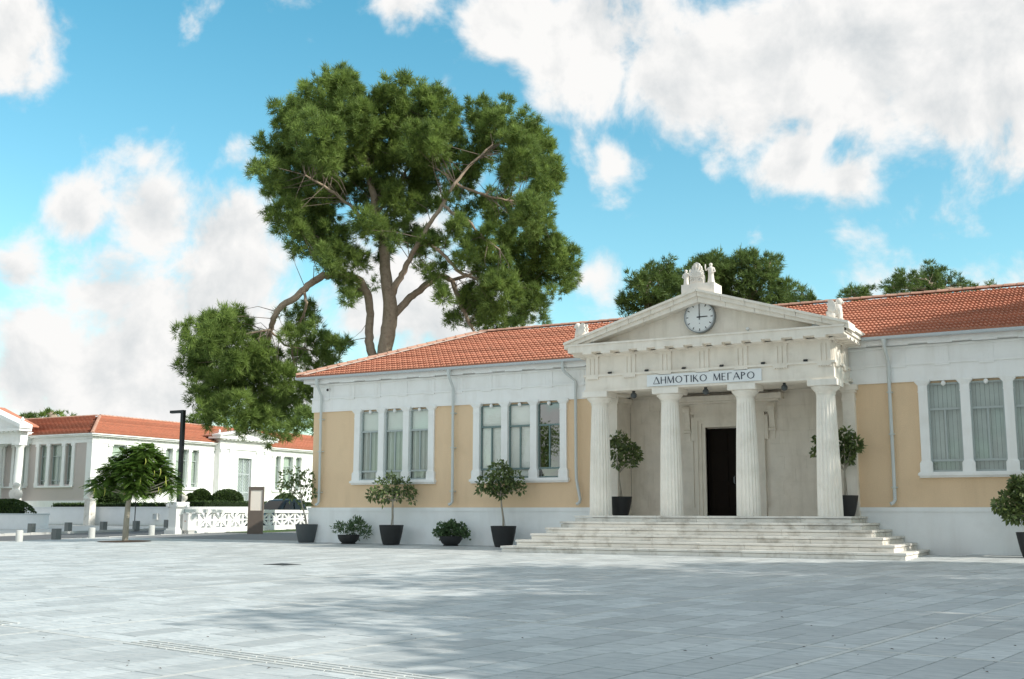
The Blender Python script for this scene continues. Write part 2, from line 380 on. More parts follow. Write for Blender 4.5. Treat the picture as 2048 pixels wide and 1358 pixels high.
# ------------------------------------------------------------------ ground, square, road
YB = [-700, -70, 60, 900]
def sheet(x0, x1, y0, y1, dz, nx=1):
    ys = [y0] + [y for y in YB if y0 < y < y1] + [y1]; b = MB()
    for y in ys: b.v += [(x0, y, gz(y)+dz), (x1, y, gz(y)+dz)]
    b.f = [(2*i, 2*i+1, 2*i+3, 2*i+2) for i in range(len(ys)-1)]
    return b
struct('ground', sheet(-900, 900, -700, 900, -.16), 'ground')
plaza = struct('square', sheet(-12.0, 60, -50, 1.0, -.045), 'mortar')
struct('side_paving', sheet(-12.3, .0, 1.0, 40, -.02), 'dark_paving')
struct('road', sheet(-21.2, -12.55, -60, 75, -.12), 'asphalt')
struct('far_pavement', sheet(-60, -21.45, -60, 18.0, -.03), 'kerb')
struct('garden_lawn', sheet(-95, -24.6, 18.0, 75, -.02), 'lawn')
b = MB()
for x0, x1 in ((-12.55, -12.3), (-21.45, -21.2)):
    for i in range(60):
        y0 = -45 + i*1.5
        b.box(x0, x1, y0+.006, y0+1.494, gz(y0)-.3, gz(y0)+.012)
struct('kerb', b, 'kerb')

# slabs laid on a grid turned 10 degrees from the building, 4.31 m bays parted by narrow strips
GA = math.radians(-10); gu = Vector((math.cos(GA), math.sin(GA), 0)); gv = Vector((-math.sin(GA), math.cos(GA), 0))
ORG = Vector((24.14, -20.74, 0))            # a crossing of strips seen in the photograph
v_off = (Vector((22.18, -20.5, 0))-ORG).dot(gv)
BAY, STR = 4.31, .085
def clip(poly, n, d):                       # keep n.p <= d
    o = []
    for i, p in enumerate(poly):
        q = poly[(i+1) % len(poly)]; a = p[0]*n[0]+p[1]*n[1]-d; c = q[0]*n[0]+q[1]*n[1]-d
        if a <= 0: o.append(p)
        if a*c < 0:
            t = a/(a-c); o.append((p[0]+(q[0]-p[0])*t, p[1]+(q[1]-p[1])*t))
    return o
def keep(poly):
    poly = clip(poly, (-1, 0), 12.0)
    if len(poly) < 3: return []
    cx = sum(p[0] for p in poly)/len(poly)
    poly = clip(poly, (0, 1), -.075 if cx > -.1 else .98)
    if cx > 9 and cx < 23: poly = clip(poly, (0, 1), -.8)
    return poly if len(poly) >= 3 else []
cells = []
XMIN, XMAX, YMIN, YMAX = -12, 44, -44, 1
TAC = (Vector((20.24, -24.43, 0))-ORG).dot(gv)
for bi in range(-10, 8):
    for bj in range(-8, 8):
        u0 = bi*BAY; v0 = v_off + bj*BAY
        c0 = ORG + gu*(u0+BAY/2) + gv*(v0+BAY/2)
        if not (XMIN-4 < c0.x < XMAX+4 and YMIN-4 < c0.y < YMAX+4): continue
        cells.append((u0-STR/2, u0+STR/2, v0+STR/2, v0+BAY-STR/2, 1))
        for q in range(4):
            w = BAY/4; cells.append((u0-STR/2+q*w+.003, u0-STR/2+(q+1)*w, v0-STR/2, v0+STR/2, 1))
        rows = 9; rw = (BAY-STR)/rows
        for r in range(rows):
            a0 = u0+STR/2+r*rw; y = v0+STR/2; end = v0+BAY-STR/2
            y -= R.uniform(0, .5)
            while y < end-.05:
                ln = R.choice((.62, .78, .94, 1.1)); y1 = y+ln
                s_, e_ = max(y, v0+STR/2), min(y1, end)
                if e_-s_ > .08: cells.append((a0, a0+rw, s_, e_, 0))
                y = y1
unitbox = MB().box(-.5, .5, -.5, .5, -.04, 0).mesh('slab', 'paving')
unitstrip = MB().box(-.5, .5, -.5, .5, -.04, 0).mesh('strip_slab', 'paving_strip')
SLAB_ROT = (Matrix.Rotation(math.atan(KY), 3, 'X') @ Matrix.Rotation(GA, 3, 'Z')).to_euler()
rest = MB(); rest_s = MB(); cand = []
G = .0062
for (a0, a1, b0, b1, k) in cells:
    vm_ = (b0+b1)/2; um = (a0+a1)/2
    if not k and abs(vm_-TAC) < .22 and b1-b0 > .5 and False: continue
    cs = [ORG+gu*u+gv*v for u, v in ((a0+G, b0+G), (a1-G, b0+G), (a1-G, b1-G), (a0+G, b1-G))]
    c = (cs[0]+cs[2])/2
    if c.x < XMIN-1 or c.x > XMAX or c.y < YMIN or c.y > YMAX+1: continue
    h = c-Vector((CAM.x, CAM.y, 0)); fw = h.x*XD[1]+h.y*YD[1]; rt = h.x*XD[0]+h.y*YD[0]
    poly = [(p.x, p.y) for p in cs]; pc = keep(poly)
    if not pc: continue
    vis = fw > 9.0 and abs(rt) < fw*.47
    if vis and len(pc) == 4 and all(abs(pc[i][0]-poly[i][0]) < 1e-6 for i in range(4)):
        cand.append((fw, a0, a1, b0, b1, k, pc))
    else:
        cand.append((1e3+fw, a0, a1, b0, b1, k, pc))
cand.sort(key=lambda t: t[0])
nind = 0
for (fw, a0, a1, b0, b1, k, pc) in cand:
    if fw < 1e3 and nind < 298:
        nind += 1
        c = ORG+gu*((a0+a1)/2)+gv*((b0+b1)/2)
        o = bpy.data.objects.new('strip_slab' if k else 'slab', unitstrip if k else unitbox); COL.objects.link(o); o.parent = plaza
        o.location = (c.x, c.y, gz(c.y)+R.uniform(-.0015, .0015)); o.scale = (a1-a0-2*G, b1-b0-2*G, 1); o.rotation_euler = SLAB_ROT
    else:
        (rest_s if k else rest).prism([(x, y, gz(y)-.04) for x, y in pc], (0, 0, .04+R.uniform(-.0015, .0015)))
for nm, mb_, mm in (('far_slabs', rest, 'paving'), ('far_strip_slabs', rest_s, 'paving_strip')):
    o = bpy.data.objects.new(nm, mb_.mesh(nm, mm)); COL.objects.link(o); o.parent = plaza; o['kind'] = 'stuff'
# tactile guide ribs in slabs along one line of the grid
def on_ground(px, py):
    d = ray(px, py); return CAM+d*(-EYE/(d.z-KY*d.y))
UG0 = (on_ground(72, 1247)-ORG).dot(gu); UG1 = (on_ground(288, 1279)-ORG).dot(gu)
for i in range(-34, 12):
    u0 = i*.42
    if UG0 < u0+.2 < UG1: continue
    b = MB()
    for k in range(4):
        v = TAC-.16+k*.105
        p = ORG+gu*(u0+.008)+gv*v; q = ORG+gu*(u0+.412)+gv*v
        z0 = gz(p.y)+.0; z1 = gz(q.y)+.0
        b.bar((p.x, p.y, z0), (q.x, q.y, z1), .040, .017)
    o = bpy.data.objects.new('tactile_slab', b.mesh('tactile_slab', 'paving_strip')); COL.objects.link(o); o.parent = plaza
# manhole cover
mc = Vector((8.38, -11.43, gz(-11.43)))
b = MB(); pts = [mc+gu*i*.38+gv*j*.28 for i, j in ((-1,-1),(1,-1),(1,1),(-1,1))]
b.prism([(p.x, p.y, gz(p.y)-.01) for p in pts], (0, 0, .016))
single('manhole_cover', b, 'dark_metal', 'small dark metal cover set in the pale paving of the square', 'cover', tuple(mc))
# dry leaves scattered on the paving
b = MB()
for i in range(45):
    p = at(R.uniform(0, 2048), 1170+R.random()**.7*190, 20); d = (p-CAM); k = -1
    t = -EYE/(d.z-KY*d.y); p = CAM+d*t; a = R.uniform(0, 6.3); l = R.uniform(.012, .026)
    z = gz(p.y)+.006; e = Vector((math.cos(a), math.sin(a), 0)); f_ = Vector((-e.y, e.x, 0)); n = len(b.v)
    b.v += [tuple(Vector((p.x, p.y, z))-e*l), tuple(Vector((p.x, p.y, z+.008))+f_*l*.4), tuple(Vector((p.x, p.y, z+.004))+e*l), tuple(Vector((p.x, p.y, z+.010))-f_*l*.4)]
    b.f.append((n, n+1, n+2, n+3))
struct('fallen_leaves', b, 'soil', 'stuff')

# ------------------------------------------------------------------ town hall
TH = Thing('town_hall', 'long ochre and white neoclassical town hall with red tiled roof and columned stone portico', 'building', (0, 0, 0))
P = TH.part
X0, X1, YD2 = 0.0, 32.0, 9.2
ZPL, ZAR, ZTA, ZFR, ZCO = 1.83, 5.40, 5.86, 6.36, 6.66
groups = [(1.90, 5.47), (6.98, 10.66), (21.66, 25.34), (26.85, 30.5)]
PXL, PXR = 12.50, 19.62                     # porch opening
# walls
segs = [(X0, 1.95), (5.42, 7.03), (10.61, PXL-.02), (PXR+.02, 21.71), (25.29, 26.9), (30.45, X1)]
b = MB()
for a, c in segs: b.box(a, c, 0, .35, ZPL, ZAR)
for a, c in groups: b.box(a+.05, c-.05, .0, .35, ZPL, 2.72); b.box(a+.05, c-.05, .10, .35, 5.32, ZAR)
b.box(X0, X0+.35, .35, YD2, ZPL, ZAR); b.box(X1-.35, X1, .35, YD2, ZPL, ZAR); b.box(X0+.35, X1-.35, YD2-.35, YD2, ZPL, ZAR)
P('wall', b, 'ochre_stucco')
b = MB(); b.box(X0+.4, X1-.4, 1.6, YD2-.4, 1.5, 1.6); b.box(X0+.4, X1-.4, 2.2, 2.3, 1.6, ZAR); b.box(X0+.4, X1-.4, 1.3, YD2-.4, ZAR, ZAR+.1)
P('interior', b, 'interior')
P('plinth', MB().box(X0-.07, PXL-.25, -.07, .4, .2, ZPL-.002), 'plinth_paint'); P('plinth', MB().box(PXR+.25, X1+.07, -.07, .4, .2, ZPL-.002), 'plinth_paint')
P('plinth', MB().box(X0-.07, .4, .4, YD2+.07, .2, ZPL-.002), 'plinth_paint')
P('plinth_moulding', MB().box(X0-.09, PXL-.26, -.095, .05, ZPL-.11, ZPL+.012), 'plinth_paint'); P('plinth_moulding', MB().box(PXR+.26, X1+.09, -.095, .05, ZPL-.11, ZPL+.012), 'plinth_paint')
P('plinth_moulding', MB().box(X0-.095, .05, .05, YD2+.09, ZPL-.11, ZPL+.012), 'plinth_paint')
def band(name, y, z0, z1, ov):
    P(name, MB().box(X0-ov, 12.3, -y, .36, z0, z1).box(X0-ov, .36, .36, YD2+ov, z0, z1), 'white_paint')
    P(name, MB().box(19.75, X1+ov, -y, .36, z0, z1), 'white_paint')
band('architrave_band', .06, ZAR-.02, ZTA, .06)
band('architrave_fillet', .10, ZTA, ZTA+.055, .10)
band('frieze_band', .035, ZTA+.055, ZFR+.12, .035)
# shallow triglyph panels
xs = [.55+i*1.17 for i in range(10)] + [20.05+i*1.17 for i in range(10)]
for x in xs:
    b = MB()
    for k in (-1, 0, 1): b.box(x-.05+k*.13, x+.05+k*.13, -.056, -.03, ZTA+.05, ZFR)
    b.box(x-.19, x+.19, -.050, -.03, ZTA+.052, ZFR+.002)
    b.box(x-.2, x+.2, -.105, -.05, ZTA-.05, ZTA-.003)
    P('triglyph', b, 'white_paint')
    b = MB(); b.box(x-.33, x+.33, -.303, -.262, ZFR+.06, ZFR+.101); P('mutule', b, 'white_paint')
band('cornice_bed', .11, ZFR, ZFR+.06, .11)
band('cornice', .30, ZFR+.10, ZCO, .30)
band('cornice_top', .38, ZCO, ZCO+.05, .38)
GZ = 6.60
gy = -.47
b = MB()
prof = [(0, .0), (-.115, .0), (-.125, .03), (-.125, .12), (-.105, .125), (-.105, .03), (-.02, .02), (-.02, .12), (0, .12)]
for a, c in ((-.56, 12.0), (20.2, X1+.5)):
    P('gutter', MB().prism([(a, gy+.09+p[0], GZ+p[1]) for p in prof], (c-a, 0, 0)), 'gutter')
P('gutter', MB().box(-.575, -.45, -.35, YD2+.4, GZ, GZ+.12), 'gutter')

# roof
RZ0, RY, RZ = GZ+.10, 4.6, 8.74
RS = (RZ-RZ0)/(RY+.5)
def tile_slope(u0, u1, e0, eu, ev, en, vlen, hip0, hip1, tw=.23, tl=.335, seg=8, wav=.019, lip=.078):
    # e0 origin at eave, eu along eave, ev up slope (unit), en normal; hip0/hip1 inset of each end per metre up the slope
    b_ = MB(); rows = int(round(vlen/tl)); tl = vlen/rows; du = tw/seg
    for r_ in range(rows):
        v0 = r_*tl; v1 = v0+tl+.02
        a = u0+hip0*v0; c = u1-hip1*v0
        n_ = int((c-a)/du)
        if n_ < 2: break
        st = math.ceil(a/du); n0 = len(b_.v); cnt = 0
        jit = R.uniform(-.004, .004)
        while (st+cnt)*du <= c:
            u = (st+cnt)*du; ph = 2*math.pi*u/(tw/2)
            w = wav*math.sin(ph) + wav*.35*math.sin(ph/2)
            w += jit + .004*math.sin(u*1.7+r_*2.3)
            for (v, h) in ((v0, .0), (v0, lip+w), (v1, .014+w)):
                b_.v.append(tuple(e0+eu*u+ev*v+en*h))
            cnt += 1
        for i in range(cnt-1):
            k = n0+3*i; b_.f += [(k, k+3, k+4, k+1), (k+1, k+4, k+5, k+2)]
    return b_
cs_ = 1/math.hypot(1, RS)
evF = Vector((0, cs_, RS*cs_)); enF = Vector((0, -RS*cs_, cs_)); vl = (RY+.5)/cs_
b = MB(); hx = RY+.5
A = [(-.5,-.5,RZ0-.05),(X1+.5,-.5,RZ0-.05),(X1+.5,2*RY+.5,RZ0-.05),(-.5,2*RY+.5,RZ0-.05),(RY,RY,RZ-.05),(X1-RY,RY,RZ-.05)]
b.v = A; b.f = [(0,1,5,4),(1,2,5),(2,3,4,5),(3,0,4),(3,2,1,0)]
roof = P('roof', b, 'terracotta')
P('roof_tiles', tile_slope(0, X1+1, Vector((-.5,-.5,RZ0-.03)), Vector((1,0,0)), evF, enF, vl, cs_, cs_), 'terracotta', roof, kind='stuff')
evL = Vector((cs_, 0, RS*cs_)); enL = Vector((-RS*cs_, 0, cs_))
P('roof_tiles', tile_slope(0, 2*RY+1, Vector((-.5, 2*RY+.5, RZ0-.03)), Vector((0,-1,0)), evL, enL, vl, cs_, cs_), 'terracotta', roof, kind='stuff')
rt = MB()
prof = []
for (s0, r0) in ((0, .115), (.40, .095)): prof.append((s0, r0))
def cap_tile(ln):
    b_ = MB()
    for (x, r_) in ((0, .12), (ln+.05, .098)):
        for k in range(7):
            a = math.pi*k/6; b_.v.append((x, r_*math.cos(a)*1.15, r_*math.sin(a)*.8))
    b_.f = [(k, k+1, k+8, k+7) for k in range(6)] + [tuple(range(6, -1, -1)), tuple(range(7, 14))]
    return b_
ridge_me = cap_tile(.4).mesh('ridge_tile', 'ridge_tile')
def cap_run(p, q, step=.4):
    p = Vector(p); q = Vector(q); d = q-p; n_ = int(d.length/step); d.normalize()
    rotm = d.to_track_quat('X', 'Z')
    for i in range(n_):
        o = bpy.data.objects.new('ridge_tile', ridge_me); COL.objects.link(o); o.parent = roof
        o.location = p+d*(i*step); o.rotation_mode = 'QUATERNION'; o.rotation_quaternion = rotm
cap_run((RY-.05, RY, RZ+.035), (X1-RY, RY, RZ+.035))
cap_run((-.5, -.5, RZ0+.06), (RY, RY, RZ+.06))
hm = MB(); pa_, pb_ = Vector((-.5, -.5, RZ0+.02)), Vector((RY, RY, RZ+.02))
hm.v = [tuple(pa_+Vector((.0, .32, .03))), tuple(pb_+Vector((0, .32, .03))), tuple(pb_+Vector((0, 0, .085))), tuple(pa_+Vector((0, 0, .085))), tuple(pb_+Vector((.42, .0, .05))), tuple(pa_+Vector((.42, 0, .05)))]
hm.f = [(0, 1, 2, 3), (3, 2, 4, 5)]
P('hip_mortar', hm, 'hip_mortar', roof)

# window groups: four pilasters, three lights, sill
def pil_bm(x, z0=2.82, z1=5.42, y=-.075, w=.122):
    b_ = MB()
    b_.box(x-w, x+w, y, .16, z0+.30, z1-.34)
    b_.prism([(x-w-.045, y-.03, z0), (x+w+.045, y-.03, z0), (x+w+.045, y-.03, z0+.24), (x+w, y-.005, z0+.32), (x-w, y-.005, z0+.32), (x-w-.045, y-.03, z0+.24)], (0, .2, 0))
    b_.box(x-w-.012, x+w+.012, y-.012, .15, z1-.36, z1-.33)
    b_.box(x-w-.002, x+w+.002, y-.002, .152, z1-.33, z1-.16)
    b_.prism([(x-w, y-.004, z1-.17), (x+w, y-.004, z1-.17), (x+w+.085, y-.05, z1-.06), (x+w+.085, y-.05, z1), (x-w-.085, y-.05, z1), (x-w-.085, y-.05, z1-.06)], (0, .19, 0))
    return b_
def light(x0, x1, style, z0=2.83, z1=5.32):
    fm = {'curtain': 'window_pale', 'blind': 'window_green', 'mirror': 'window_green', 'shutter': 'window_pale'}[style]
    b_ = MB(); t = .045; zt = 4.58; zb = 3.14; xm = (x0+x1)/2
    for (a, c, e, g) in ((x0, x0+t, z0, z1), (x1-t, x1, z0, z1), (x0+t, x1-t, z0, z0+t), (x0+t, x1-t, z1-t, z1)): b_.box(a, c, .05, .11, e, g)
    for z in (zt, zb): b_.box(x0+t, x1-t, .04, .108, z-.03, z+.03)
    b_.box(xm-.022, xm+.022, .045, .106, zb+.03, zt-.03)
    w = P('window', b_, fm)
    g = 'glass_dark' if style == 'mirror' else ('glass_mid' if style == 'curtain' else 'glass')
    for (a, c, e, h) in ((x0+t, x1-t, zt+.03, z1-t), (x0+t, xm-.022, zb+.03, zt-.03), (xm+.022, x1-t, zb+.03, zt-.03), (x0+t, x1-t, z0+t, zb-.03)):
        pb = MB(); dy = R.uniform(-.004, .004); pb.v = [(a, .077-dy, e), (c, .077+dy, e), (c, .077+dy*.5, h), (a, .077-dy, h)]; pb.f = [(0,1,2,3)]
        P('pane', pb, g, w)
    if style in ('curtain', 'blind'):
        b_ = MB(); n_ = 8; top = z1-.03; bot = zt+.02 if style == 'curtain' else z0+.03
        k = int((top-bot)/.075)
        for i in range(k):
            z = bot+(top-bot)*(i+.5)/k; b_.bar((x0+.03, .135, z), (x1-.02, .135, z), .085, .006, (0, .965, .26))
        P('blind', b_, 'blind', w)
    if style == 'curtain':
        b_ = MB(); n_ = 48
        for i in range(n_+1):
            x = x0+.02+(x1-x0-.03)*i/n_; y = .17+.035*math.sin(i*1.25+math.sin(i*.37)*2.0)+.012*math.sin(i*.6)
            b_.v += [(x, y, z0), (x, y+.01, zt+.05)]
        b_.f = [(2*i, 2*i+2, 2*i+3, 2*i+1) for i in range(n_)]
        P('curtain', b_, 'curtain', w)
    if style == 'shutter':
        n_ = 7
        for i in range(n_):
            a = x0+.02+(x1-x0-.04)*i/n_; c = x0+.02+(x1-x0-.04)*(i+1)/n_-.008
            P('board', MB().box(a, c, .165+R.uniform(0, .008), .19, z0, z1), 'shutter', w)
    kb = MB().ell((xm, .0, z1-.02), (.065, .065, .075), 10, 6); kb.box(xm-.02, xm+.02, -.01, .03, z1+.03, z1+.13)
    P('keystone_boss', kb, 'white_paint', w, smooth='auto')
styles = [('curtain',)*3, ('blind', 'blind', 'mirror'), ('shutter',)*3, ('shutter',)*3]
for (a, c), st in zip(groups, styles):
    inner = (c-a-.12)/3-.0; pc = [a+.17, a+.17+(c-a-.34)/3, a+.17+2*(c-a-.34)/3, c-.17]
    for x in pc: P('window_pilaster', pil_bm(x), 'white_paint')
    for k in range(3): light(pc[k]+.122, pc[k+1]-.122, st[k])
    b = MB(); b.box(a-.05, c+.05, -.17, .2, 2.715, 2.79); b.box(a-.02, c+.02, -.13, .2, 2.79, 2.82); b.box(a-.02, c+.02, -.11, .0, 2.66, 2.715)
    P('window_sill', b, 'white_paint')

# rainwater pipes
def pipe(px, bend=0, shoe=-.12):
    x = oY(px, 900, -.16).x
    pts = [(x-.03+bend, -.42, GZ+.01), (x-.03+bend, -.42, GZ-.22), (x-.02+bend*.6, -.34, GZ-.34), (x, -.165, GZ-.62), (x, -.16, 5.2), (x, -.14, 3.0), (x, -.14, 2.05), (x+shoe*.4, -.16, 1.97), (x+shoe, -.20, 1.93)]
    b_ = MB().tube(pts, .05, 10); b_.lathe([(.05, 0), (.085, .14), (.085, .16)], (x-.03+bend, -.42, GZ-.16), 10)
    o = P('downpipe', b_, 'pipe', smooth='auto')
    for z in (2.4, 3.9, 5.1): P('pipe_bracket', MB().box(x-.07, x+.07, -.21, -.0, z-.015, z+.015), 'pipe', o)
pipe(640); pipe(905); pipe(1785, -.02)
x = oY(1152, 900, -.16).x; xb = oY(1160, 1000, -.16).x
b = MB().tube([(x-.35, -.42, GZ+.01), (x-.35, -.42, GZ-.25), (x-.28, -.34, GZ-.36), (x, -.165, GZ-.64), (x, -.16, 3.1), (x, -.14, 2.75), (xb, -.14, 2.1), (xb-.03, -.16, 1.99), (xb-.12, -.2, 1.94)], .05, 10)
P('downpipe', b, 'pipe', smooth='auto')

# ------------------------------------------------------------------ portico
CY, FY = -1.75, -2.08                       # column line, architrave face
ccx = [oY(px, 1000, CY).x for px in (1201.5, 1343.5, 1497, 1660)]
CX = (ccx[0]+ccx[3])/2
# steps
TXL, TXR, TYF = CX-4.1, CX+4.1, -2.22
RISE, TREAD, FLOOR = .18, .328, 1.585
for k in range(6):
    e = TREAD*k; z1 = FLOOR-RISE*k; z0 = z1-RISE
    xl, xr, yf = TXL-e, TXR+e, TYF-e
    b = MB()
    if k == 0: b.box(xl+.3, xr-.3, yf+.6, .90, z0-.4, z1-.02)
    st = P('step', b if k == 0 else MB().box(xl+.05, xr-.05, yf+.05, -.08, z0-(.3 if k == 5 else 0), z1-.03), 'step_stone')
    def slab(x0, x1, y0, y1):
        b_ = MB(); g = .003
        zz = z1+R.uniform(-.002, .002); zl = z0-(.25 if k == 5 else -.0)
        b_.box(x0+g, x1-g, y0+g, y1-g, zl, zz-.075); b_.box(x0+g-(.03 if x0 == xl else 0), x1-g+(.03 if x1 == xr else 0), y0+g-(.03 if y0 == yf else 0), y1-g, zz-.058, zz)
        P('step_slab', b_, 'step_stone', st)
    d_ = TREAD+.06
    cuts = [xl]; 
    while cuts[-1] < xr-2.0: cuts.append(cuts[-1]+R.uniform(1.15, 1.75))
    cuts.append(xr)
    for a, c in zip(cuts[:-1], cuts[1:]): slab(a, c, yf, yf+d_)
    yy = yf+d_
    while yy < -.12:
        y1_ = min(yy+R.uniform(.9, 1.3), -.09)
        if k or y1_ < 0: slab(xl, xl+d_, yy, y1_); slab(xr-d_, xr, yy, y1_)
        yy = y1_
# porch floor slabs
fl = P('porch_floor', MB().box(TXL+.45, TXR-.45, TYF+.45, .9, FLOOR-.1, FLOOR-.012), 'step_stone')
for i in range(7):
    for j in range(3):
        a = TXL+.44+i*(8.2-.88)/7; c = a+(8.2-.88)/7; y0 = TYF+.44+j*.9
        P('floor_slab', MB().box(a+.003, c-.003, y0+.003, min(y0+.897, .89), FLOOR-.011, FLOOR-.001+R.uniform(-.001, .001)), 'step_stone', fl)
# columns
ABT = 5.345
def column(x):
    c = P('column', MB().box(x-.41, x+.41, CY-.41, CY+.41, ABT-.17, ABT), 'stone_column')
    nf, sub = 20, 4; n_ = nf*sub; b_ = MB(); H = ABT-.17-.24-FLOOR; r0, r1 = .345, .255
    lev = 14
    for j in range(lev+1):
        t = j/lev; r_ = r0+(r1-r0)*t+.012*math.sin(math.pi*t)
        for i in range(n_):
            q = (i % sub)/sub; dep = .030*(r_/r0)*math.sin(math.pi*q) if q else 0
            dep *= 1 if t < .955 else .0
            a = 2*math.pi*i/n_; b_.v.append((x+(r_-dep)*math.cos(a), CY+(r_-dep)*math.sin(a), FLOOR+H*t))
    for j in range(lev):
        for i in range(n_): b_.f.append((j*n_+i, j*n_+(i+1) % n_, (j+1)*n_+(i+1) % n_, (j+1)*n_+i))
    P('shaft', b_, 'stone_column', c)
    z = ABT-.17-.25
    pr = [(r1-.008, z), (r1+.012, z+.01), (r1+.012, z+.03), (r1+.002, z+.035), (r1+.022, z+.05), (r1+.022, z+.068), (r1+.012, z+.075), (.33, z+.14), (.385, z+.205), (.395, z+.235), (.38, z+.252)]
    P('echinus', MB().lathe(pr, (x, CY, 0), 32, cap=False), 'stone_column', c, smooth='auto')
for x in ccx: column(x)
# entablature: front beam and two returns
def ring(y, z0, z1, hx, inner=None, material='stone', name='architrave', back=.0):
    b_ = MB(); b_.box(CX-hx, CX+hx, y, y+.62, z0, z1)
    b_.box(CX-hx, CX-hx+.62, y+.62, back, z0, z1); b_.box(CX+hx-.62, CX+hx, y+.62, back, z0, z1)
    return P(name, b_, material)
HX = ccx[3]-CX+.33
arch = ring(FY, ABT, 5.80, HX)
ring(FY-.03, ABT-.006, ABT+.055, HX+.03, name='architrave_fillet')
ring(FY-.05, 5.80, 5.865, HX+.05, name='taenia')
ring(FY+.02, 5.865, 6.43, HX-.02, name='frieze')
tx = []
for i in range(3): tx += [ccx[i], (ccx[i]+ccx[i+1])/2]
tx.append(ccx[3]); tx[0] -= .08; tx[-1] += .08
TW = .40
def triglyph(c, ax, o_):
    # ax: unit vector along the face, o_: outward unit
    b_ = MB(); ax = Vector(ax); o_ = Vector(o_); c = Vector(c)
    def bx2(s0, s1, d0, d1, z0, z1):
        pts = [c+ax*s0+o_*d0, c+ax*s1+o_*d0, c+ax*s1+o_*d1, c+ax*s0+o_*d1]
        b_.prism([(p.x, p.y, z0) for p in pts], (0, 0, z1-z0))
    bx2(-TW/2, TW/2, -.02, .012, 5.866, 6.43)
    for k in (-1, 0, 1): bx2(k*.135-.05, k*.135+.05, .0, .036, 5.866, 6.37)
    bx2(-TW/2, TW/2, -.01, .04, 6.365, 6.43)
    t_ = P('triglyph', b_, 'stone')
    b_ = MB(); 
    bx2(-TW/2, TW/2, -.02, .075, 5.735, 5.799)
    for k in range(6): bx2(-TW/2+.033+k*.067-.018, -TW/2+.033+k*.067+.018, .02, .072, 5.705, 5.735)
    P('guttae', b_, 'stone', t_)
for x in tx: triglyph((x, FY+.02, 0), (1, 0, 0), (0, -1, 0))
for y in (FY+.27, FY+1.30): 
    triglyph((CX+HX-.02, y, 0), (0, 1, 0), (1, 0, 0)); triglyph((CX-HX+.02, y, 0), (0, -1, 0), (-1, 0, 0))
ring(FY-.05, 6.43, 6.50, HX+.05, name='cornice_bed', back=-.31)
allx = sorted(tx+[(tx[i]+tx[i+1])/2 for i in range(6)])
for x in allx: P('mutule', MB().box(x-.15, x+.15, FY-.423, FY-.0, 6.462, 6.535), 'stone')
for y in (FY+.0, FY+.5, FY+1.0, FY+1.5):
    P('mutule', MB().box(CX+HX, CX+HX+.403, y-.02, y+.28, 6.462, 6.535), 'stone'); P('mutule', MB().box(CX-HX-.403, CX-HX, y-.02, y+.28, 6.462, 6.535), 'stone')
HC = HX+.40
b = MB(); cy0 = FY-.42
b.box(CX-HC, CX+HC, cy0, FY+.6, 6.50+.03, 6.73); b.box(CX-HC, CX-HC+1.0, FY+.6, -.31, 6.53, 6.73); b.box(CX+HC-1.0, CX+HC, FY+.6, -.31, 6.53, 6.73)
P('cornice', b, 'stone')
P('cornice_lip', MB().box(CX-HC-.03, CX+HC+.03, cy0-.03, FY+.1, 6.731, 6.785), 'stone')
# ceiling of the porch
P('porch_ceiling', MB().box(CX-HX+.6, CX+HX-.6, FY+.6, -.3, ABT+.10, ABT+.2).box(PXL-.3, PXR+.3, -.3, 1.2, ABT+.104, ABT+.2), 'stone')
# pediment
APZ = oY(1396, 577, cy0).z
zb = 6.79; hw = HC+.06
tymY = FY+.10
b = MB(); b.prism([(CX-hw+.3, tymY, zb-.02), (CX+hw-.3, tymY, zb-.02), (CX, tymY, APZ-.36)], (0, .35, 0)); tym = P('tympanum', b, 'stone')
# blocks drawn by joints in the tympanum field
def rake(side, z_top, thick, y0, y1, name, n_):
    ends = [CX+side*hw, CX]
    top0, top1 = zb+.03+(0), z_top
    for i in range(n_):
        t0, t1 = i/n_, (i+1)/n_; g = .0012
        t0 += g; t1 -= g
        xa, xb_ = ends[0]+(ends[1]-ends[0])*t0, ends[0]+(ends[1]-ends[0])*t1
        za, zb_ = top0+(top1-top0)*t0, top0+(top1-top0)*t1
        P(name, MB().prism([(xa, y0, za-thick), (xb_, y0, zb_-thick), (xb_, y0, zb_), (xa, y0, za)], (0, y1-y0, 0)), 'stone')
for s in (-1, 1):
    hw0 = hw
    rake(s, APZ-.17, .20, cy0+.10, tymY+.2, 'raking_cornice_block', 5)
    # upper moulding, two steps
    n_ = 6
    for i in range(n_):
        t0, t1 = i/n_+.0012, (i+1)/n_-.0012
        xe = CX+s*(hw+.08)
        xa, xb_ = xe+(CX-xe)*t0, xe+(CX-xe)*t1; z0_ = zb+.07; za, zc = z0_+(APZ-z0_)*t0, z0_+(APZ-z0_)*t1
        P('raking_sima_block', MB().prism([(xa, cy0-.05, za-.07), (xb_, cy0-.05, zc-.07), (xb_, cy0-.05, zc), (xa, cy0-.05, za)], (0, .9, 0)).prism([(xa, cy0+.02, za-.20), (xb_, cy0+.02, zc-.20), (xb_, cy0+.02, zc-.0705), (xa, cy0+.02, za-.0705)], (0, .8, 0)), 'stone')
# portico roof behind the pediment
b = MB()
for s in (-1, 1):
    xe = CX+s*(hw+.06)
    b.prism([(xe, cy0+.86, zb+.03), (CX, cy0+.86, APZ-.04), (CX, cy0+.86, APZ-.14), (xe, cy0+.86, zb-.07)], (0, 3.2, 0))
P('portico_roof', b, 'stone')
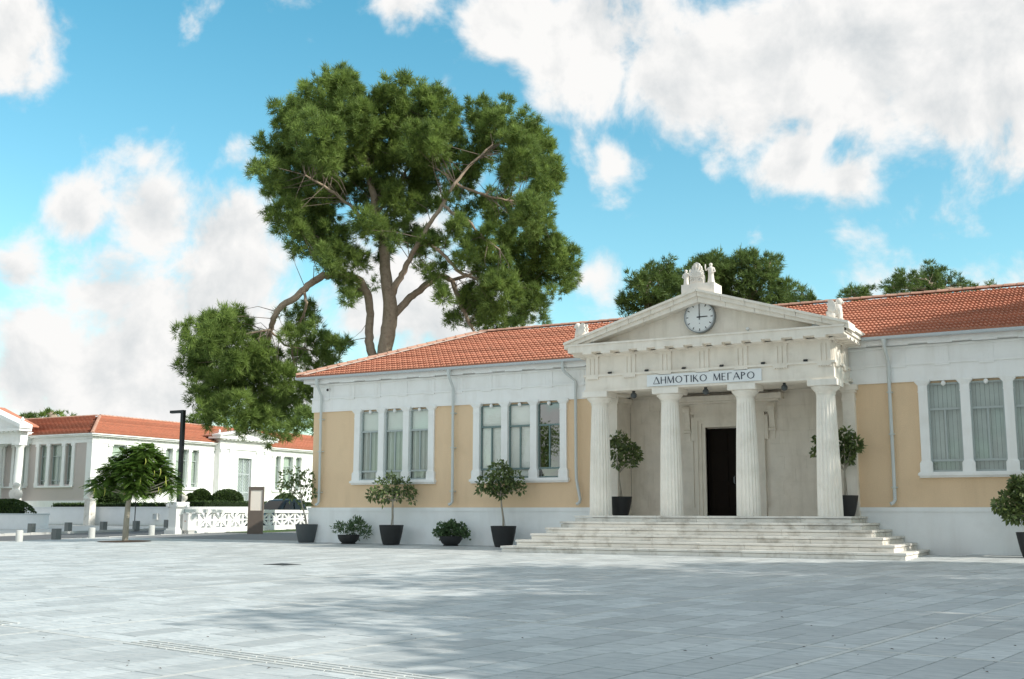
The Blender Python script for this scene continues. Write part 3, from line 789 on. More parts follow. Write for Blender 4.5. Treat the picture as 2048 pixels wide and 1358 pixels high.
# side gutters of the portico cornice
for s in (-1, 1):
    xa = CX+s*(HC+.0); b = MB(); b.box(min(xa, xa+s*.09), max(xa, xa+s*.09), cy0+.75, -.30, 6.72, 6.84); b.box(min(xa-s*.0, xa+s*.05), max(xa, xa+s*.05), cy0+.1, -.32, 6.60, 6.715)
    P('side_sima', b, 'stone')
# antae, porch walls
PB = .90
def anta(x0, x1, y0, y1):
    b_ = MB(); b_.box(x0, x1, y0, y1, FLOOR-.3, ABT-.42)
    b_.box(x0-.02, x1+.02, y0-.02, y1, ABT-.42, ABT-.36); b_.box(x0-.005, x1+.005, y0-.005, y1, ABT-.36, ABT-.2); b_.box(x0-.045, x1+.045, y0-.045, y1, ABT-.2, ABT-.13); b_.box(x0-.09, x1+.09, y0-.09, y1, ABT-.13, ABT+.02)
    b_.box(x0-.025, x1+.025, y0-.025, y1, FLOOR-.3, FLOOR+.16)
    return P('anta', b_, 'stone')
anta(PXL-.42, PXL, -.22, PB-.02); anta(PXR, PXR+.34, -.22, PB-.02)
DX = oY(1460.5, 900, PB-.05).x
DW, DH = .80, 4.36
b = MB(); b.box(PXL, DX-DW, PB, PB+.35, FLOOR-.2, ABT+.1); b.box(DX+DW, PXR, PB, PB+.35, FLOOR-.2, ABT+.1); b.box(DX-DW, DX+DW, PB, PB+.35, DH, ABT+.1)
pw = P('porch_wall', b, 'stone')
# ashlar facing blocks on the porch wall
rows = 9; rh = (ABT-FLOOR-.26)/rows
for r_ in range(rows):
    z0 = FLOOR+.26+r_*rh
    for (a, c) in ((PXL+.01, DX-DW-.42), (DX+DW+.42, PXR-.01)):
        x = a
        first = True
        while x < c-.02:
            w = R.uniform(.55, .95) if not (first and r_ % 2) else R.uniform(.3, .5)
            x1 = c if c-(x+w) < .3 else x+w
            P('ashlar_block', MB().box(x+.0015, x1-.0015, PB-.03+R.uniform(-.002, .002), PB+.01, z0+.0015, z0+rh-.0015), 'stone', pw)
            x = x1; first = False
for (a, c) in ((PXL, DX-DW-.34), (DX+DW+.34, PXR)):
    P('skirting', MB().box(a, c, PB-.07, PB+.02, FLOOR-.05, FLOOR+.26), 'stone', pw)
# door with stepped frame, consoles, lintel
dr = P('door', MB().box(DX-DW, DX+DW, PB+.17, PB+.24, FLOOR, DH), 'door_wood')
for s in (-1, 1):
    for (z0, z1) in ((FLOOR+.18, FLOOR+.95), (FLOOR+1.1, FLOOR+1.85), (FLOOR+2.0, DH-.16)):
        P('door_panel', MB().box(DX+s*.40-.25, DX+s*.40+.25, PB+.145, PB+.18, z0, z1), 'door_wood', dr)
P('door_handle', MB().tube([(DX+.06, PB+.15, FLOOR+1.0), (DX+.06, PB+.08, FLOOR+1.03), (DX+.06, PB+.08, FLOOR+1.2), (DX+.06, PB+.15, FLOOR+1.23)], .014, 6), 'grey_metal', dr)
df = P('door_frame', MB().box(DX-DW-.001, DX+DW+.001, PB+.10, PB+.16, DH-.03, DH), 'stone')
for i, (o0, o1, dy) in enumerate(((.0, .11, .05), (.11, .22, .085), (.22, .33, .12))):
    b = MB()
    for s in (-1, 1):
        xa, xb_ = DX+s*(DW+o0), DX+s*(DW+o1); b.box(min(xa, xb_), max(xa, xb_), PB-dy-.03, PB+(.2 if i == 0 else .0), FLOOR+.001, DH+o0)
    b.box(DX-DW-o1, DX+DW+o1, PB-dy-.03, PB+(.2 if i == 0 else .0), DH+o0, DH+o1)
    P('moulding', b, 'stone', df)
b = MB()
for s in (-1, 1):
    xa, xb_ = DX+s*(DW+.33), DX+s*(DW+.44); b.box(min(xa, xb_), max(xa, xb_), PB-.13, PB, DH-.42, DH+.33)
b.box(DX-DW-.33, DX+DW+.33, PB-.13, PB, DH+.33, DH+.42)
P('ear_moulding', b, 'stone', df)
P('frieze_block', MB().box(DX-1.50, DX+1.50, PB-.10, PB, DH+.42, DH+.74), 'stone', df)
lint = MB(); lint.box(DX-1.62, DX+1.62, PB-.24, PB, DH+.74, DH+.80); lint.box(DX-1.75, DX+1.75, PB-.42, PB, DH+.80, DH+.97)
P('lintel_cornice', lint, 'stone', df)
for s in (-1, 1):
    x = DX+s*(DW+.44+.13); b = MB()
    b.prism([(x-.10, PB, DH+.46), (x-.10, PB-.26, DH+.50), (x-.10, PB-.26, DH+.60), (x-.10, PB-.23, DH+.66), (x-.10, PB, DH+.66)], (.20, 0, 0))
    b.prism([(x-.085, PB, DH-.1), (x-.085, PB-.10, DH-.08), (x-.085, PB-.13, DH+.2), (x-.085, PB-.22, DH+.48), (x-.085, PB, DH+.5)], (.17, 0, 0))
    b.tube([(x-.11, PB-.09, DH-.12), (x+.11, PB-.09, DH-.12)], .055, 10); b.tube([(x-.11, PB-.19, DH+.56), (x+.11, PB-.19, DH+.56)], .085, 10)
    b.prism([(x-.075, PB, DH-.42), (x-.075, PB-.04, DH-.44), (x-.075, PB-.08, DH-.12), (x-.075, PB, DH-.12)], (.15, 0, 0))
    P('console', b, 'stone', df)
# ------------------------------------------------------------------ clock, sign, sculptures, lamps on the front
cc = oY(1401, 635, tymY-.05); CR = .47
clk = Thing('wall_clock', 'round white clock with black marks showing three o\'clock, on the pediment', 'clock', tuple(cc))
def disc(r, y0, y1, n=48, c=cc):
    return MB().prism([(c.x+r*math.cos(2*math.pi*i/n), y1, c.z+r*math.sin(2*math.pi*i/n)) for i in range(n)], (0, y0-y1, 0))
fy = cc.y-.10
b = MB(); n = 48
for i in range(n):
    for (r_, y) in ((CR, cc.y+.06), (CR, fy-.02), (CR-.03, fy-.02), (CR-.03, fy+.005)):
        a = 2*math.pi*i/n; b.v.append((cc.x+r_*math.cos(a), y, cc.z+r_*math.sin(a)))
for i in range(n):
    j = (i+1) % n
    for k in range(3): b.f.append((4*i+k, 4*i+k+1, 4*j+k+1, 4*j+k))
clk.part('case', b, 'grey_metal', smooth='auto')
clk.part('dial', disc(CR-.028, fy, cc.y+.05), 'clock_face')
def handbar(ang, r0, r1, w, y, w1=None):
    d = Vector((math.sin(ang), 0, math.cos(ang))); s_ = Vector((d.z, 0, -d.x)); w1 = w1 or w
    c_ = Vector((cc.x, y, cc.z))
    return MB().prism([c_+d*r0-s_*w/2, c_+d*r0+s_*w/2, c_+d*r1+s_*w1/2, c_+d*r1-s_*w1/2], (0, .004, 0))
for k in range(12): clk.part('hour_mark', handbar(math.radians(30*k), CR-.125, CR-.05, .024, fy-.006), 'black')
tk = MB()
for k in range(60):
    if k % 5: q = handbar(math.radians(6*k), CR-.07, CR-.05, .007, fy-.005); n0 = len(tk.v); tk.v += q.v; tk.f += [tuple(n0+i for i in f_) for f_ in q.f]
clk.part('minute_ticks', tk, 'black', kind='stuff')
clk.part('minute_hand', handbar(0, -.08, CR-.07, .026, fy-.016, .018), 'black')
clk.part('hour_hand', handbar(math.radians(89), -.08, CR-.22, .034, fy-.011, .026), 'black')
clk.part('maker_mark', disc(.016, fy-.005, fy, 12, cc+Vector((0, 0, -.19))), 'grey_metal')

# sign board and its letters
sA = oY(1294, 767, FY-.05); sB = oY(1522.5, 739, FY-.05)
sz0, sz1 = ABT+.06, ABT+.06+.345
sg = Thing('name_board', 'long white board with black Greek capitals fixed above the columns', 'sign', ((sA.x+sB.x)/2, FY-.05, sz0))
sg.part('board', MB().box(sA.x, sB.x, FY-.055, FY-.002, sz0, sz1), 'sign_white')
TH_, TN_ = .029, .012
def glyph(ch):
    s_ = []                                   # strokes in a 0..1 high box: ('l', x0,y0,x1,y1,w) or ('o', cx,cy,rx,ry,a0,a1)
    if ch == 'Δ': s_ = [('l',0,0,.36,1,TN_),('l',.36,1,.74,0,TH_),('l',-.02,.02,.76,.02,TN_)]; w = .74
    if ch == 'Η': s_ = [('l',.06,0,.06,1,TH_),('l',.60,0,.60,1,TH_),('l',.06,.52,.60,.52,TN_)]; w = .66
    if ch == 'Μ': s_ = [('l',.04,0,.08,1,TN_),('l',.08,1,.40,.05,TH_),('l',.40,.05,.72,1,TN_),('l',.72,1,.76,0,TH_)]; w = .8
    if ch == 'Ο': s_ = [('o',.44,.5,.42,.49,0,360)]; w = .88
    if ch == 'Τ': s_ = [('l',.33,0,.33,1,TH_),('l',0,.98,.66,.98,TN_)]; w = .66
    if ch == 'Ι': s_ = [('l',.07,0,.07,1,TH_)]; w = .14
    if ch == 'Κ': s_ = [('l',.06,0,.06,1,TH_),('l',.08,.48,.52,1,TN_),('l',.20,.60,.60,0,TH_)]; w = .62
    if ch == 'Ε': s_ = [('l',.06,0,.06,1,TH_),('l',.06,.98,.48,.98,TN_),('l',.06,.54,.42,.54,TN_),('l',.06,.02,.50,.02,TN_)]; w = .52
    if ch == 'Γ': s_ = [('l',.06,0,.06,1,TH_),('l',.06,.98,.50,.98,TN_)]; w = .52
    if ch == 'Α': s_ = [('l',0,0,.36,1,TN_),('l',.36,1,.74,0,TH_),('l',.14,.36,.58,.36,TN_)]; w = .74
    if ch == 'Ρ': s_ = [('l',.06,0,.06,1,TH_),('o',.10,.74,.40,.25,-90,90),('l',.06,.98,.12,.98,TN_),('l',.06,.50,.12,.50,TN_)]; w = .52
    return s_, w
TXT = 'ΔΗΜΟΤΙΚΟ  ΜΕΓΑΡΟ'
hL = .205; gap = .16
tot = sum((glyph(c)[1]+gap) if c != ' ' else .30 for c in TXT)-gap
xs_a = oY(1307, 768, FY-.06).x; xs_b = oY(1509, 742, FY-.06).x
kx = (xs_b-xs_a)/(tot*hL); pen = xs_a; zl = sz0+.065
lpar = sg
for ch in TXT:
    if ch == ' ': pen += .30*hL*kx; continue
    st_, w = glyph(ch); b = MB(); yL = FY-.058
    for q in st_:
        if q[0] == 'l':
            _, x0, y0, x1, y1, tw_ = q
            p0 = Vector((pen+x0*hL*kx, 0, zl+y0*hL)); p1 = Vector((pen+x1*hL*kx, 0, zl+y1*hL)); d = (p1-p0).normalized(); n_ = Vector((d.z, 0, -d.x))*tw_/2
            b.prism([p0-n_+Vector((0, yL, 0)), p0+n_+Vector((0, yL, 0)), p1+n_+Vector((0, yL, 0)), p1-n_+Vector((0, yL, 0))], (0, -.006-.001*len(b.v)/8, 0))
        else:
            _, cx_, cy_, rx, ry, a0, a1 = q; k_ = 28; n0 = len(b.v)
            for i in range(k_+1):
                a = math.radians(a0+(a1-a0)*i/k_); t_ = TN_+(TH_-TN_)*abs(math.cos(a))
                for (ro, yy) in ((0, yL-.006), (-t_, yL-.006)):
                    b.v.append((pen+cx_*hL*kx+(rx*hL*kx+ro)*math.cos(a), yy, zl+cy_*hL+(ry*hL+ro)*math.sin(a)))
            b.f += [(n0+2*i, n0+2*i+2, n0+2*i+3, n0+2*i+1) for i in range(k_)]
    sg.part('letter', b, 'letter'); pen += (w+gap)*hL*kx

# spotlights on the ledge and lamps under the beam
def spot(p, label, group):
    t = Thing('spotlight', label, 'lamp', tuple(p), group)
    t.part('bracket', MB().box(p.x-.02, p.x+.02, p.y-.02, p.y+.02, p.z, p.z+.03), 'dark_metal')
    t.part('housing', MB().bar((p.x-.055, p.y-.02, p.z+.035), (p.x+.055, p.y-.02, p.z+.035), .07, .045, (0, -.4, .9)), 'dark_metal')
ORD = ('first', 'second', 'third', 'fourth', 'fifth', 'sixth')
for i, (cx_, cy_) in enumerate(((320,778),(555,762),(793,748),(1035,733),(1300,715),(1572,697))):
    p = oY(1120+cx_/3.2, 500+cy_/3.2, FY-.02); p.z = 5.866
    spot(p, 'small black spotlight on the portico ledge, %s from the sunlit corner' % ORD[5-i], 'spotlights on the portico ledge')
for i, (cx_, cy_) in enumerate(((472,905),(932,870),(1435,843))):
    p = oY(1120+cx_/3.2, 500+cy_/3.2, FY+.3); p.z = ABT
    t = Thing('pendant_lamp', 'small dark globe lamp under the stone beam, %s from the white alarm box' % ORD[i], 'lamp', tuple(p), 'lamps under the portico beam')
    t.part('stem', MB().box(p.x-.035, p.x+.035, p.y-.035, p.y+.035, p.z-.08, p.z), 'dark_metal')
    t.part('globe', MB().ell((p.x, p.y, p.z-.14), (.095, .095, .095), 14, 9), 'pot_grey', smooth='auto')
for px, py, nm in ((1184, 689, 'small floodlight tucked in the pediment corner beside the crouching figure over the downpipe'), (1631, 655, 'small floodlight tucked in the pediment corner beside the sunlit crouching figure')):
    p = oY(px, py, FY-.15); p.z = 6.786
    t = Thing('floodlight', nm, 'lamp', tuple(p))
    t.part('housing', MB().box(p.x-.08, p.x+.08, p.y-.06, p.y+.06, p.z+.03, p.z+.15), 'gutter'); t.part('foot', MB().box(p.x-.03, p.x+.03, p.y-.03, p.y+.03, p.z, p.z+.03), 'dark_metal')
p = oY(1496, 662, FY-.1); p.z = 6.786
t = Thing('sensor', 'small white domed sensor standing on the pediment ledge', 'sensor', tuple(p))
t.part('stem', MB().tube([p, p+Vector((0, 0, .1))], .02, 8), 'plastic_white'); t.part('dome', MB().lathe([(.07, 0), (.065, .04), (.04, .075), (.005, .085)], (p.x, p.y, p.z+.09), 14), 'plastic_white', smooth='auto')
p = oY(1218, 803, -.02)
t = Thing('alarm_box', 'white alarm box with dark lower edge on the ochre wall behind a column', 'alarm', tuple(p))
t.part('case', MB().prism([(p.x-.09, p.y-.10, p.z-.10), (p.x+.09, p.y-.10, p.z-.10), (p.x+.09, p.y-.10, p.z+.08), (p.x+.05, p.y-.10, p.z+.15), (p.x-.05, p.y-.10, p.z+.15), (p.x-.09, p.y-.10, p.z+.08)], (0, .12, 0)), 'plastic_white')
t.part('strobe', MB().box(p.x-.088, p.x+.088, p.y-.098, p.y+.01, p.z-.16, p.z-.1), 'letter')
def cctv(p, d, label):
    t = Thing('security_camera', label, 'camera', tuple(p)); d = Vector(d).normalized()
    t.part('mount', MB().tube([p, p+Vector((0, -.10, 0))], .02, 8), 'plastic_white')
    q = p+Vector((0, -.12, 0))
    t.part('body', MB().tube([q-d*.07, q+d*.12], .052, 12), 'plastic_white', smooth='auto'); t.part('lens', MB().tube([q+d*.12, q+d*.126], .046, 12), 'black')
cctv(oY(661, 780, -.04), (.35, -.9, -.2), 'small camera with a dark lens beside the downpipe at the building corner')
cctv(oY(1229.7, 793.6, -.36), (.4, -.9, -.2), 'small camera with a dark lens beside the white alarm box')

# carved figures on the roof
def figure(b, x, y, z, h, arm):
    # robed standing figure with one raised arm, as stacked ellipse sections
    secs = [(0, .17, .14), (.05, .165, .14), (.25, .13, .115), (.45, .115, .10), (.55, .125, .10), (.66, .14, .10), (.76, .15, .095), (.80, .11, .08), (.825, .05, .05), (.85, .048, .05), (.88, .07, .075), (.93, .078, .085), (.97, .065, .07), (1.0, .01, .01)]
    n_ = 12; b0 = len(b.v)
    for (t, rx, ry) in secs:
        for i in range(n_):
            a = 2*math.pi*i/n_; f_ = 1+(.07*math.cos(5*a) if t < .5 else 0)
            b.v.append((x+rx*h*1.05*f_*math.cos(a), y+ry*h*1.05*f_*math.sin(a), z+t*h))
    for j in range(len(secs)-1):
        for i in range(n_): b.f.append((b0+j*n_+i, b0+j*n_+(i+1) % n_, b0+(j+1)*n_+(i+1) % n_, b0+(j+1)*n_+i))
    s = arm
    b.tube([(x+s*.13*h, y-.01, z+.74*h), (x+s*.22*h, y-.05*h, z+.66*h), (x+s*.24*h, y-.08*h, z+.78*h), (x+s*.235*h, y-.09*h, z+.90*h), (x+s*.225*h, y-.09*h, z+.95*h)], [.045*h, .04*h, .034*h, .03*h, .02*h], 8)
    b.tube([(x-s*.13*h, y, z+.75*h), (x-s*.20*h, y-.02*h, z+.58*h), (x-s*.10*h, y-.11*h, z+.52*h)], [.045*h, .04*h, .03*h], 8)
acp = Vector((CX, cy0+.45, APZ-.18))
ac = Thing('roof_sculpture', 'carved pale stone group on the pediment top, leaf palmette between two robed figures', 'sculpture', tuple(acp))
bl, br_ = oY(1363.5, 570, cy0+.2).x, oY(1429, 566, cy0+.2).x
zt_ = oY(1397, 567.5, cy0+.2).z
bx0, bx1 = bl, br_
ac.part('base', MB().box(bx0, bx1, cy0+.15, cy0+.85, APZ-.35, zt_), 'statue')
b = MB(); mid = oY(1394.5, 568, cy0+.35).x
hp = .66
out_ = []
for i in range(37):
    a = math.pi*i/36; w_ = .21*(1+.10*abs(math.sin(a*9))); zz = math.sin(a)
    out_.append((mid+math.cos(a)*w_*(1-.15*zz)-0, cy0+.3, zt_+hp*(.22+.78*zz*(1+.05*abs(math.sin(a*9)))) if 0 < i < 36 else zt_))
b.prism(out_, (0, .14, 0))
for k in range(-4, 5):
    a = k*.30; base = Vector((mid, cy0+.29, zt_+.22)); d = Vector((math.sin(a), -.05, math.cos(a)))
    b.tube([base, base+d*.18, base+d*(.40-.035*abs(k))], [.02, .045, .012], 6)
for s in (-1, 1):
    pts = [Vector((mid+s*(.10+.09*math.cos(t)*(1-t/9)), cy0+.285, zt_+.14+.085*math.sin(t)*(1-t/9))) for t in np.linspace(0, 6.5, 16)]
    b.tube(pts, .018, 6)
ac.part('palmette', b, 'statue')
b = MB(); figure(b, oY(1370, 568, cy0+.5).x, cy0+.62, zt_, .56, 1); ac.part('figure', b, 'statue', smooth='auto')
b = MB(); figure(b, oY(1422, 566, cy0+.4).x, cy0+.42, zt_, .64, -1); ac.part('figure', b, 'statue', smooth='auto')
def griffin(p, s, label):
    t = Thing('griffin_statue', label, 'statue', tuple(p)); x, y, z = p
    t.part('base', MB().box(x-.20, x+.20, y-.14, y+.14, z-.28, z), 'statue')
    b_ = MB(); b_.ell((x-s*.05, y, z+.17), (.19, .13, .17), 12, 8); b_.ell((x+s*.08, y, z+.30), (.12, .12, .18), 12, 8); b_.ell((x+s*.12, y, z+.50), (.10, .09, .11), 12, 8); b_.tube([(x+s*.18, y, z+.50), (x+s*.25, y, z+.47)], [.05, .025], 8)
    for q in (-.07, .07):
        b_.tube([(x+s*.12, y+q, z+.30), (x+s*.15, y+q, z+.14), (x+s*.14, y+q, z+.01), (x+s*.20, y+q, z+.015)], [.06, .048, .04, .035], 8)
        b_.ell((x-s*.07, y+q*1.4, z+.11), (.12, .06, .12), 10, 6); b_.tube([(x-s*.04, y+q*1.5, z+.03), (x+s*.08, y+q*1.5, z+.02)], .035, 8)
    t.part('body', b_, 'statue', smooth='auto')
    for q in (-.11, .11):
        b_ = MB(); w_ = [(x+s*.07, z+.26), (x+s*.04, z+.42), (x-s*.02, z+.53), (x-s*.10, z+.58), (x-s*.17, z+.54), (x-s*.15, z+.47), (x-s*.20, z+.42), (x-s*.16, z+.36), (x-s*.19, z+.30), (x-s*.12, z+.24), (x-s*.02, z+.20)]
        b_.prism([(a, y+q-.035, c) for a, c in w_], (0, .07, 0)); t.part('wing', b_, 'statue')
    b_ = MB().tube([(x-s*.14, y, z+.08), (x-s*.22, y, z+.12), (x-s*.24, y, z+.24), (x-s*.20, y, z+.28)], [.03, .025, .02, .012], 6); t.part('tail', b_, 'statue')
pg = oY(1163, 684, cy0+.35); griffin(pg, -1, 'pale winged stone beast crouching on the pediment end over the sunny ochre wing')
pg = oY(1671, 640, cy0+.35); griffin(pg, 1, 'pale winged stone beast on the pediment end against the shaded tiles')
# ------------------------------------------------------------------ plants in pots
def blob_pts(blobs, F, per=1.0, depth=1.0, hollow=.45, spread=.25):
    pts, nr, cs = [], [], []
    for (px, py, r) in blobs:
        c = at(px, py, F+R.uniform(-spread, spread)); rad = r*F/FPX
        n_ = max(4, int(per*r*r))
        d = unit(NR.normal(size=(n_, 3))); k = NR.uniform(hollow, 1, (n_, 1))**.6
        p = np.array(c) + d*k*rad*np.array([1, depth, 1])
        pts.append(p); nr.append(d); cs.append((c, rad))
    return np.concatenate(pts), np.concatenate(nr), cs
def pot_lathe(kind):
    if kind == 'tall': return [(.25, 0), (.29, .02), (.345, .22), (.40, .50), (.425, .655), (.43, .68), (.395, .68), (.385, .60), (.0, .60)]
    if kind == 'bowl': return [(.20, 0), (.27, .0), (.27, .035), (.25, .045), (.32, .10), (.385, .20), (.41, .31), (.415, .34), (.38, .34), (.36, .28), (.0, .28)]
def potted(name, label, base, kind, potmat, s, group=None):
    t = Thing(name, label, 'potted plant', tuple(base), group)
    t.part('pot', MB().lathe([(r*s, z*s) for r, z in pot_lathe(kind)], tuple(base), 28, cap=False), potmat, smooth='auto')
    zt = base[2]+s*(.56 if kind == 'tall' else .27)
    t.part('soil', MB().lathe([(.39*s if kind == 'tall' else .365*s, 0), (.2*s, .03), (.01, .035)], (base[0], base[1], zt+(.035*s if kind == 'tall' else .005)), 20, cap=False), 'soil')
    return t
def ficus(t, base, s, blobs, F, per=.35, trunk_px=None, material='ficus_leaf', ln=.16, wd=.042, barkm='pale_bark', spread=.2):
    pts, nr, cs = blob_pts(blobs, F, per*1.25, 1.0, .3, spread)
    top = at(trunk_px[0], trunk_px[1], F) if trunk_px else Vector(base)+Vector((0, 0, 1.6*s))
    b_ = Vector(base)+Vector((0, 0, .58*s))
    tr = t.part('trunk', MB().tube([b_, b_+(top-b_)*.35+Vector((.015, 0, 0)), b_+(top-b_)*.7-Vector((.01, 0, 0)), top], [.036, .028, .026, .024], 8), barkm, smooth='auto')
    t.part('stake', MB().tube([b_+Vector((.07, .02, 0)), top+Vector((.0, .03, -.15))], .008, 6), 'twig')
    for c, rad in cs:
        m_ = top+(c-top)*.55+Vector((R.uniform(-.04, .04), R.uniform(-.04, .04), .05))
        t.part('branch', MB().tube([top-Vector((0, 0, .03)), m_, c+Vector((0, 0, .1*rad))], [.016, .011, .004], 6), barkm, tr, smooth='auto')
    t.part('crown', leaf_mesh('crown', pts, nr, material, t.loc, ln, wd, .45), material)
def base_at(px, Y): p = oY(px, 1040, Y); return Vector((p.x, Y, gz(Y)))
def Fof(p): h = Vector(p)-CAM; return h.x*XD[1]+h.y*YD[1]
p0 = base_at(613.5, -.25)
t = potted('potted_tree', 'thin pale green tree in a grey pot at the outer corner of the town hall', p0, 'tall', 'pot_grey', .98)
ficus(t, p0, .98, [(575,958,18),(595,948,16),(615,952,14),(575,985,16),(620,980,13),(590,975,15),(605,998,10),(624,965,9),(612,1010,8),(560,970,9)], Fof(p0), .20, (602, 995))
p1 = base_at(783, -.8)
t = potted('potted_tree', 'spreading leafy tree in a black pot under the curtained window', p1, 'tall', 'pot', 1.0)
ficus(t, p1, 1, [(783,968,18),(760,975,16),(805,972,18),(748,988,13),(820,985,12),(770,992,13),(797,990,12),(783,955,9),(822,1000,8),(742,995,7),(768,1003,7)], Fof(p1), .30, (786, 1000))
p2 = base_at(1007, -.8)
t = potted('potted_tree', 'dark leafy tree in a black pot beside the left end of the steps', p2, 'tall', 'pot', 1.0)
ficus(t, p2, 1, [(1000,945,20),(1000,962,24),(972,965,16),(1030,958,17),(962,978,9),(1000,985,12),(1042,980,8),(985,980,10),(1020,975,10),(1002,930,9)], Fof(p2), .40, (1002, 992))
pr = base_at(2064, -1.25)
t = potted('potted_tree', 'dense dark tree in a black pot before the shuttered windows', pr, 'tall', 'pot', .95)
ficus(t, pr, .95, [(2060,985,34),(2025,1005,26),(2000,1012,14),(2080,1010,32),(2040,1025,22),(2035,970,16),(2100,990,25),(2022,1030,13)], Fof(pr), .42, (2062, 1040))
pa = oY(1241, 1020, -.75); pa.z = FLOOR
t = potted('potted_tree', 'tree in a black pot inside the porch between the alarm box and the door', pa, 'tall', 'pot', .86)
ficus(t, pa, .8, [(1238,880,15),(1262,905,18),(1230,900,14),(1250,890,14),(1272,912,10),(1235,925,10),(1262,925,9),(1225,880,9)], Fof(pa), .40, (1238, 945))
pb = oY(1691, 1020, -.70); pb.z = FLOOR
t = potted('potted_tree', 'tree in a black pot half hidden behind the porch column near the shaded wing', pb, 'tall', 'pot', .86)
ficus(t, pb, .8, [(1690,868,14),(1705,888,17),(1680,885,16),(1716,892,10),(1692,910,16),(1640,890,13),(1632,905,8),(1655,880,12),(1660,905,12),(1700,915,9),(1636,878,8)], Fof(pb), .40, (1690, 940))
# bowls
def succ(t, blobs, F, per, ln, wd): 
    pts, nr, cs = blob_pts(blobs, F, per, 1.0, .2, .12)
    nr = nr + np.array([0, 0, .5]); t.part('foliage', leaf_mesh('foliage', pts, nr, 'succulent', t.loc, ln, wd, -.2), 'succulent')
p3 = base_at(698, -.7)
t = potted('planter_bowl', 'low dark bowl with trailing spiky greenery under the corner window', p3, 'bowl', 'pot', .95)
succ(t, [(690,1060,12),(673,1058,8),(712,1050,13),(722,1052,9),(733,1062,8),(730,1070,6),(715,1068,8),(700,1058,10),(718,1045,7),(680,1050,5)], Fof(p3), .9, .17, .022)
p4_ = base_at(902, -.7)
t = potted('planter_bowl', 'low dark bowl overflowing with rounded bright leaves, next to the downpipe', p4_, 'bowl', 'pot', .95)
succ(t, [(902,1060,16),(885,1060,14),(920,1060,14),(876,1066,10),(930,1066,9),(902,1052,12),(890,1070,12),(915,1070,11),(936,1075,4)], Fof(p4_), 1.0, .10, .045)

# ------------------------------------------------------------------ pines
def pine(name, label, base, F, limbs, blobs, material='pine_needles', dens=1.0, dsp=3.0, trunk_parts=(), tuft=12, need=11, ln=.30, wd=.021, clump=.42, seed=1, twigs=True, group=None):
    rr = random.Random(seed)
    t = Thing(name, label, 'tree', tuple(base), group)
    skel = []
    def seq(pts):
        out_ = []
        for q in pts: out_.append((at(q[0], q[1], F+(q[3] if len(q) > 3 else 0)), q[2]*F/FPX/2))
        return out_
    for li, lb in enumerate(limbs):
        q = seq(lb); P_, R_ = [], []
        q = [(a_, r_*(1.18 if li < 2 else .92)) for a_, r_ in q]
        for i in range(len(q)-1):
            for k in range(4):
                s_ = k/4; p = q[i][0].lerp(q[i+1][0], s_); P_.append(p+Vector((rr.uniform(-.04, .04), rr.uniform(-.04, .04), rr.uniform(-.03, .03)))*(1 if i or k else 0)); R_.append(q[i][1]*(1-s_)+q[i+1][1]*s_)
        P_.append(q[-1][0]); R_.append(q[-1][1])
        if li == 0 and base is not None:
            P_ = [Vector(base)-Vector((0, 0, .2)), Vector(base).lerp(P_[0], .5)+Vector((.1, 0, 0))] + P_; R_ = [R_[0]*1.5, R_[0]*1.15]+R_
        o = t.part('trunk' if li == 0 else 'limb', MB().tube(P_, R_, 10), 'bark', smooth='auto')
        skel += P_
    SK = np.array(skel)
    clumps = []; cen = []
    mid = np.mean([b_[:2] for b_ in blobs], axis=0)
    for (px, py, r) in blobs:
        off = rr.gauss(0, 1)*dsp*.55; rad = r*F/FPX
        n_ = max(2, int(dens*(r/16)**2*2.0))
        c = at(px, py, F+off)
        for k in range(n_):
            d = Vector((rr.gauss(0, 1), rr.gauss(0, 1), rr.gauss(0, 1))).normalized(); q = rr.uniform(.25, 1)**.5
            p = c+d*rad*q*.85
            p += Vector((XD[1], YD[1], 0))*rr.uniform(-1, 1)*dsp*.35
            o_ = (d+Vector((0, 0, .3))).normalized()
            clumps.append((tuple(p), clump*rr.uniform(.7, 1.25), tuple(o_))); cen.append(p)
    t.part('crown', needle_mesh('crown', clumps, material, t.loc, tuft, need, ln, wd), material)
    if twigs:
        b_ = MB()
        for i, p in enumerate(cen):
            if i % 3: continue
            dd = np.linalg.norm(SK-np.array(p), axis=1); j = int(np.argsort(dd)[rr.randrange(14)])
            if dd[j] > 3.4: continue
            s_ = Vector(SK[j]); m_ = s_.lerp(p, .5)+Vector((rr.uniform(-.25, .25), rr.uniform(-.25, .25), rr.uniform(-.1, .35)))
            b_.tube([s_, m_, p], [.026, .015, .006], 4)
        t.part('twigs', b_, 'twig', kind='stuff')
    return t
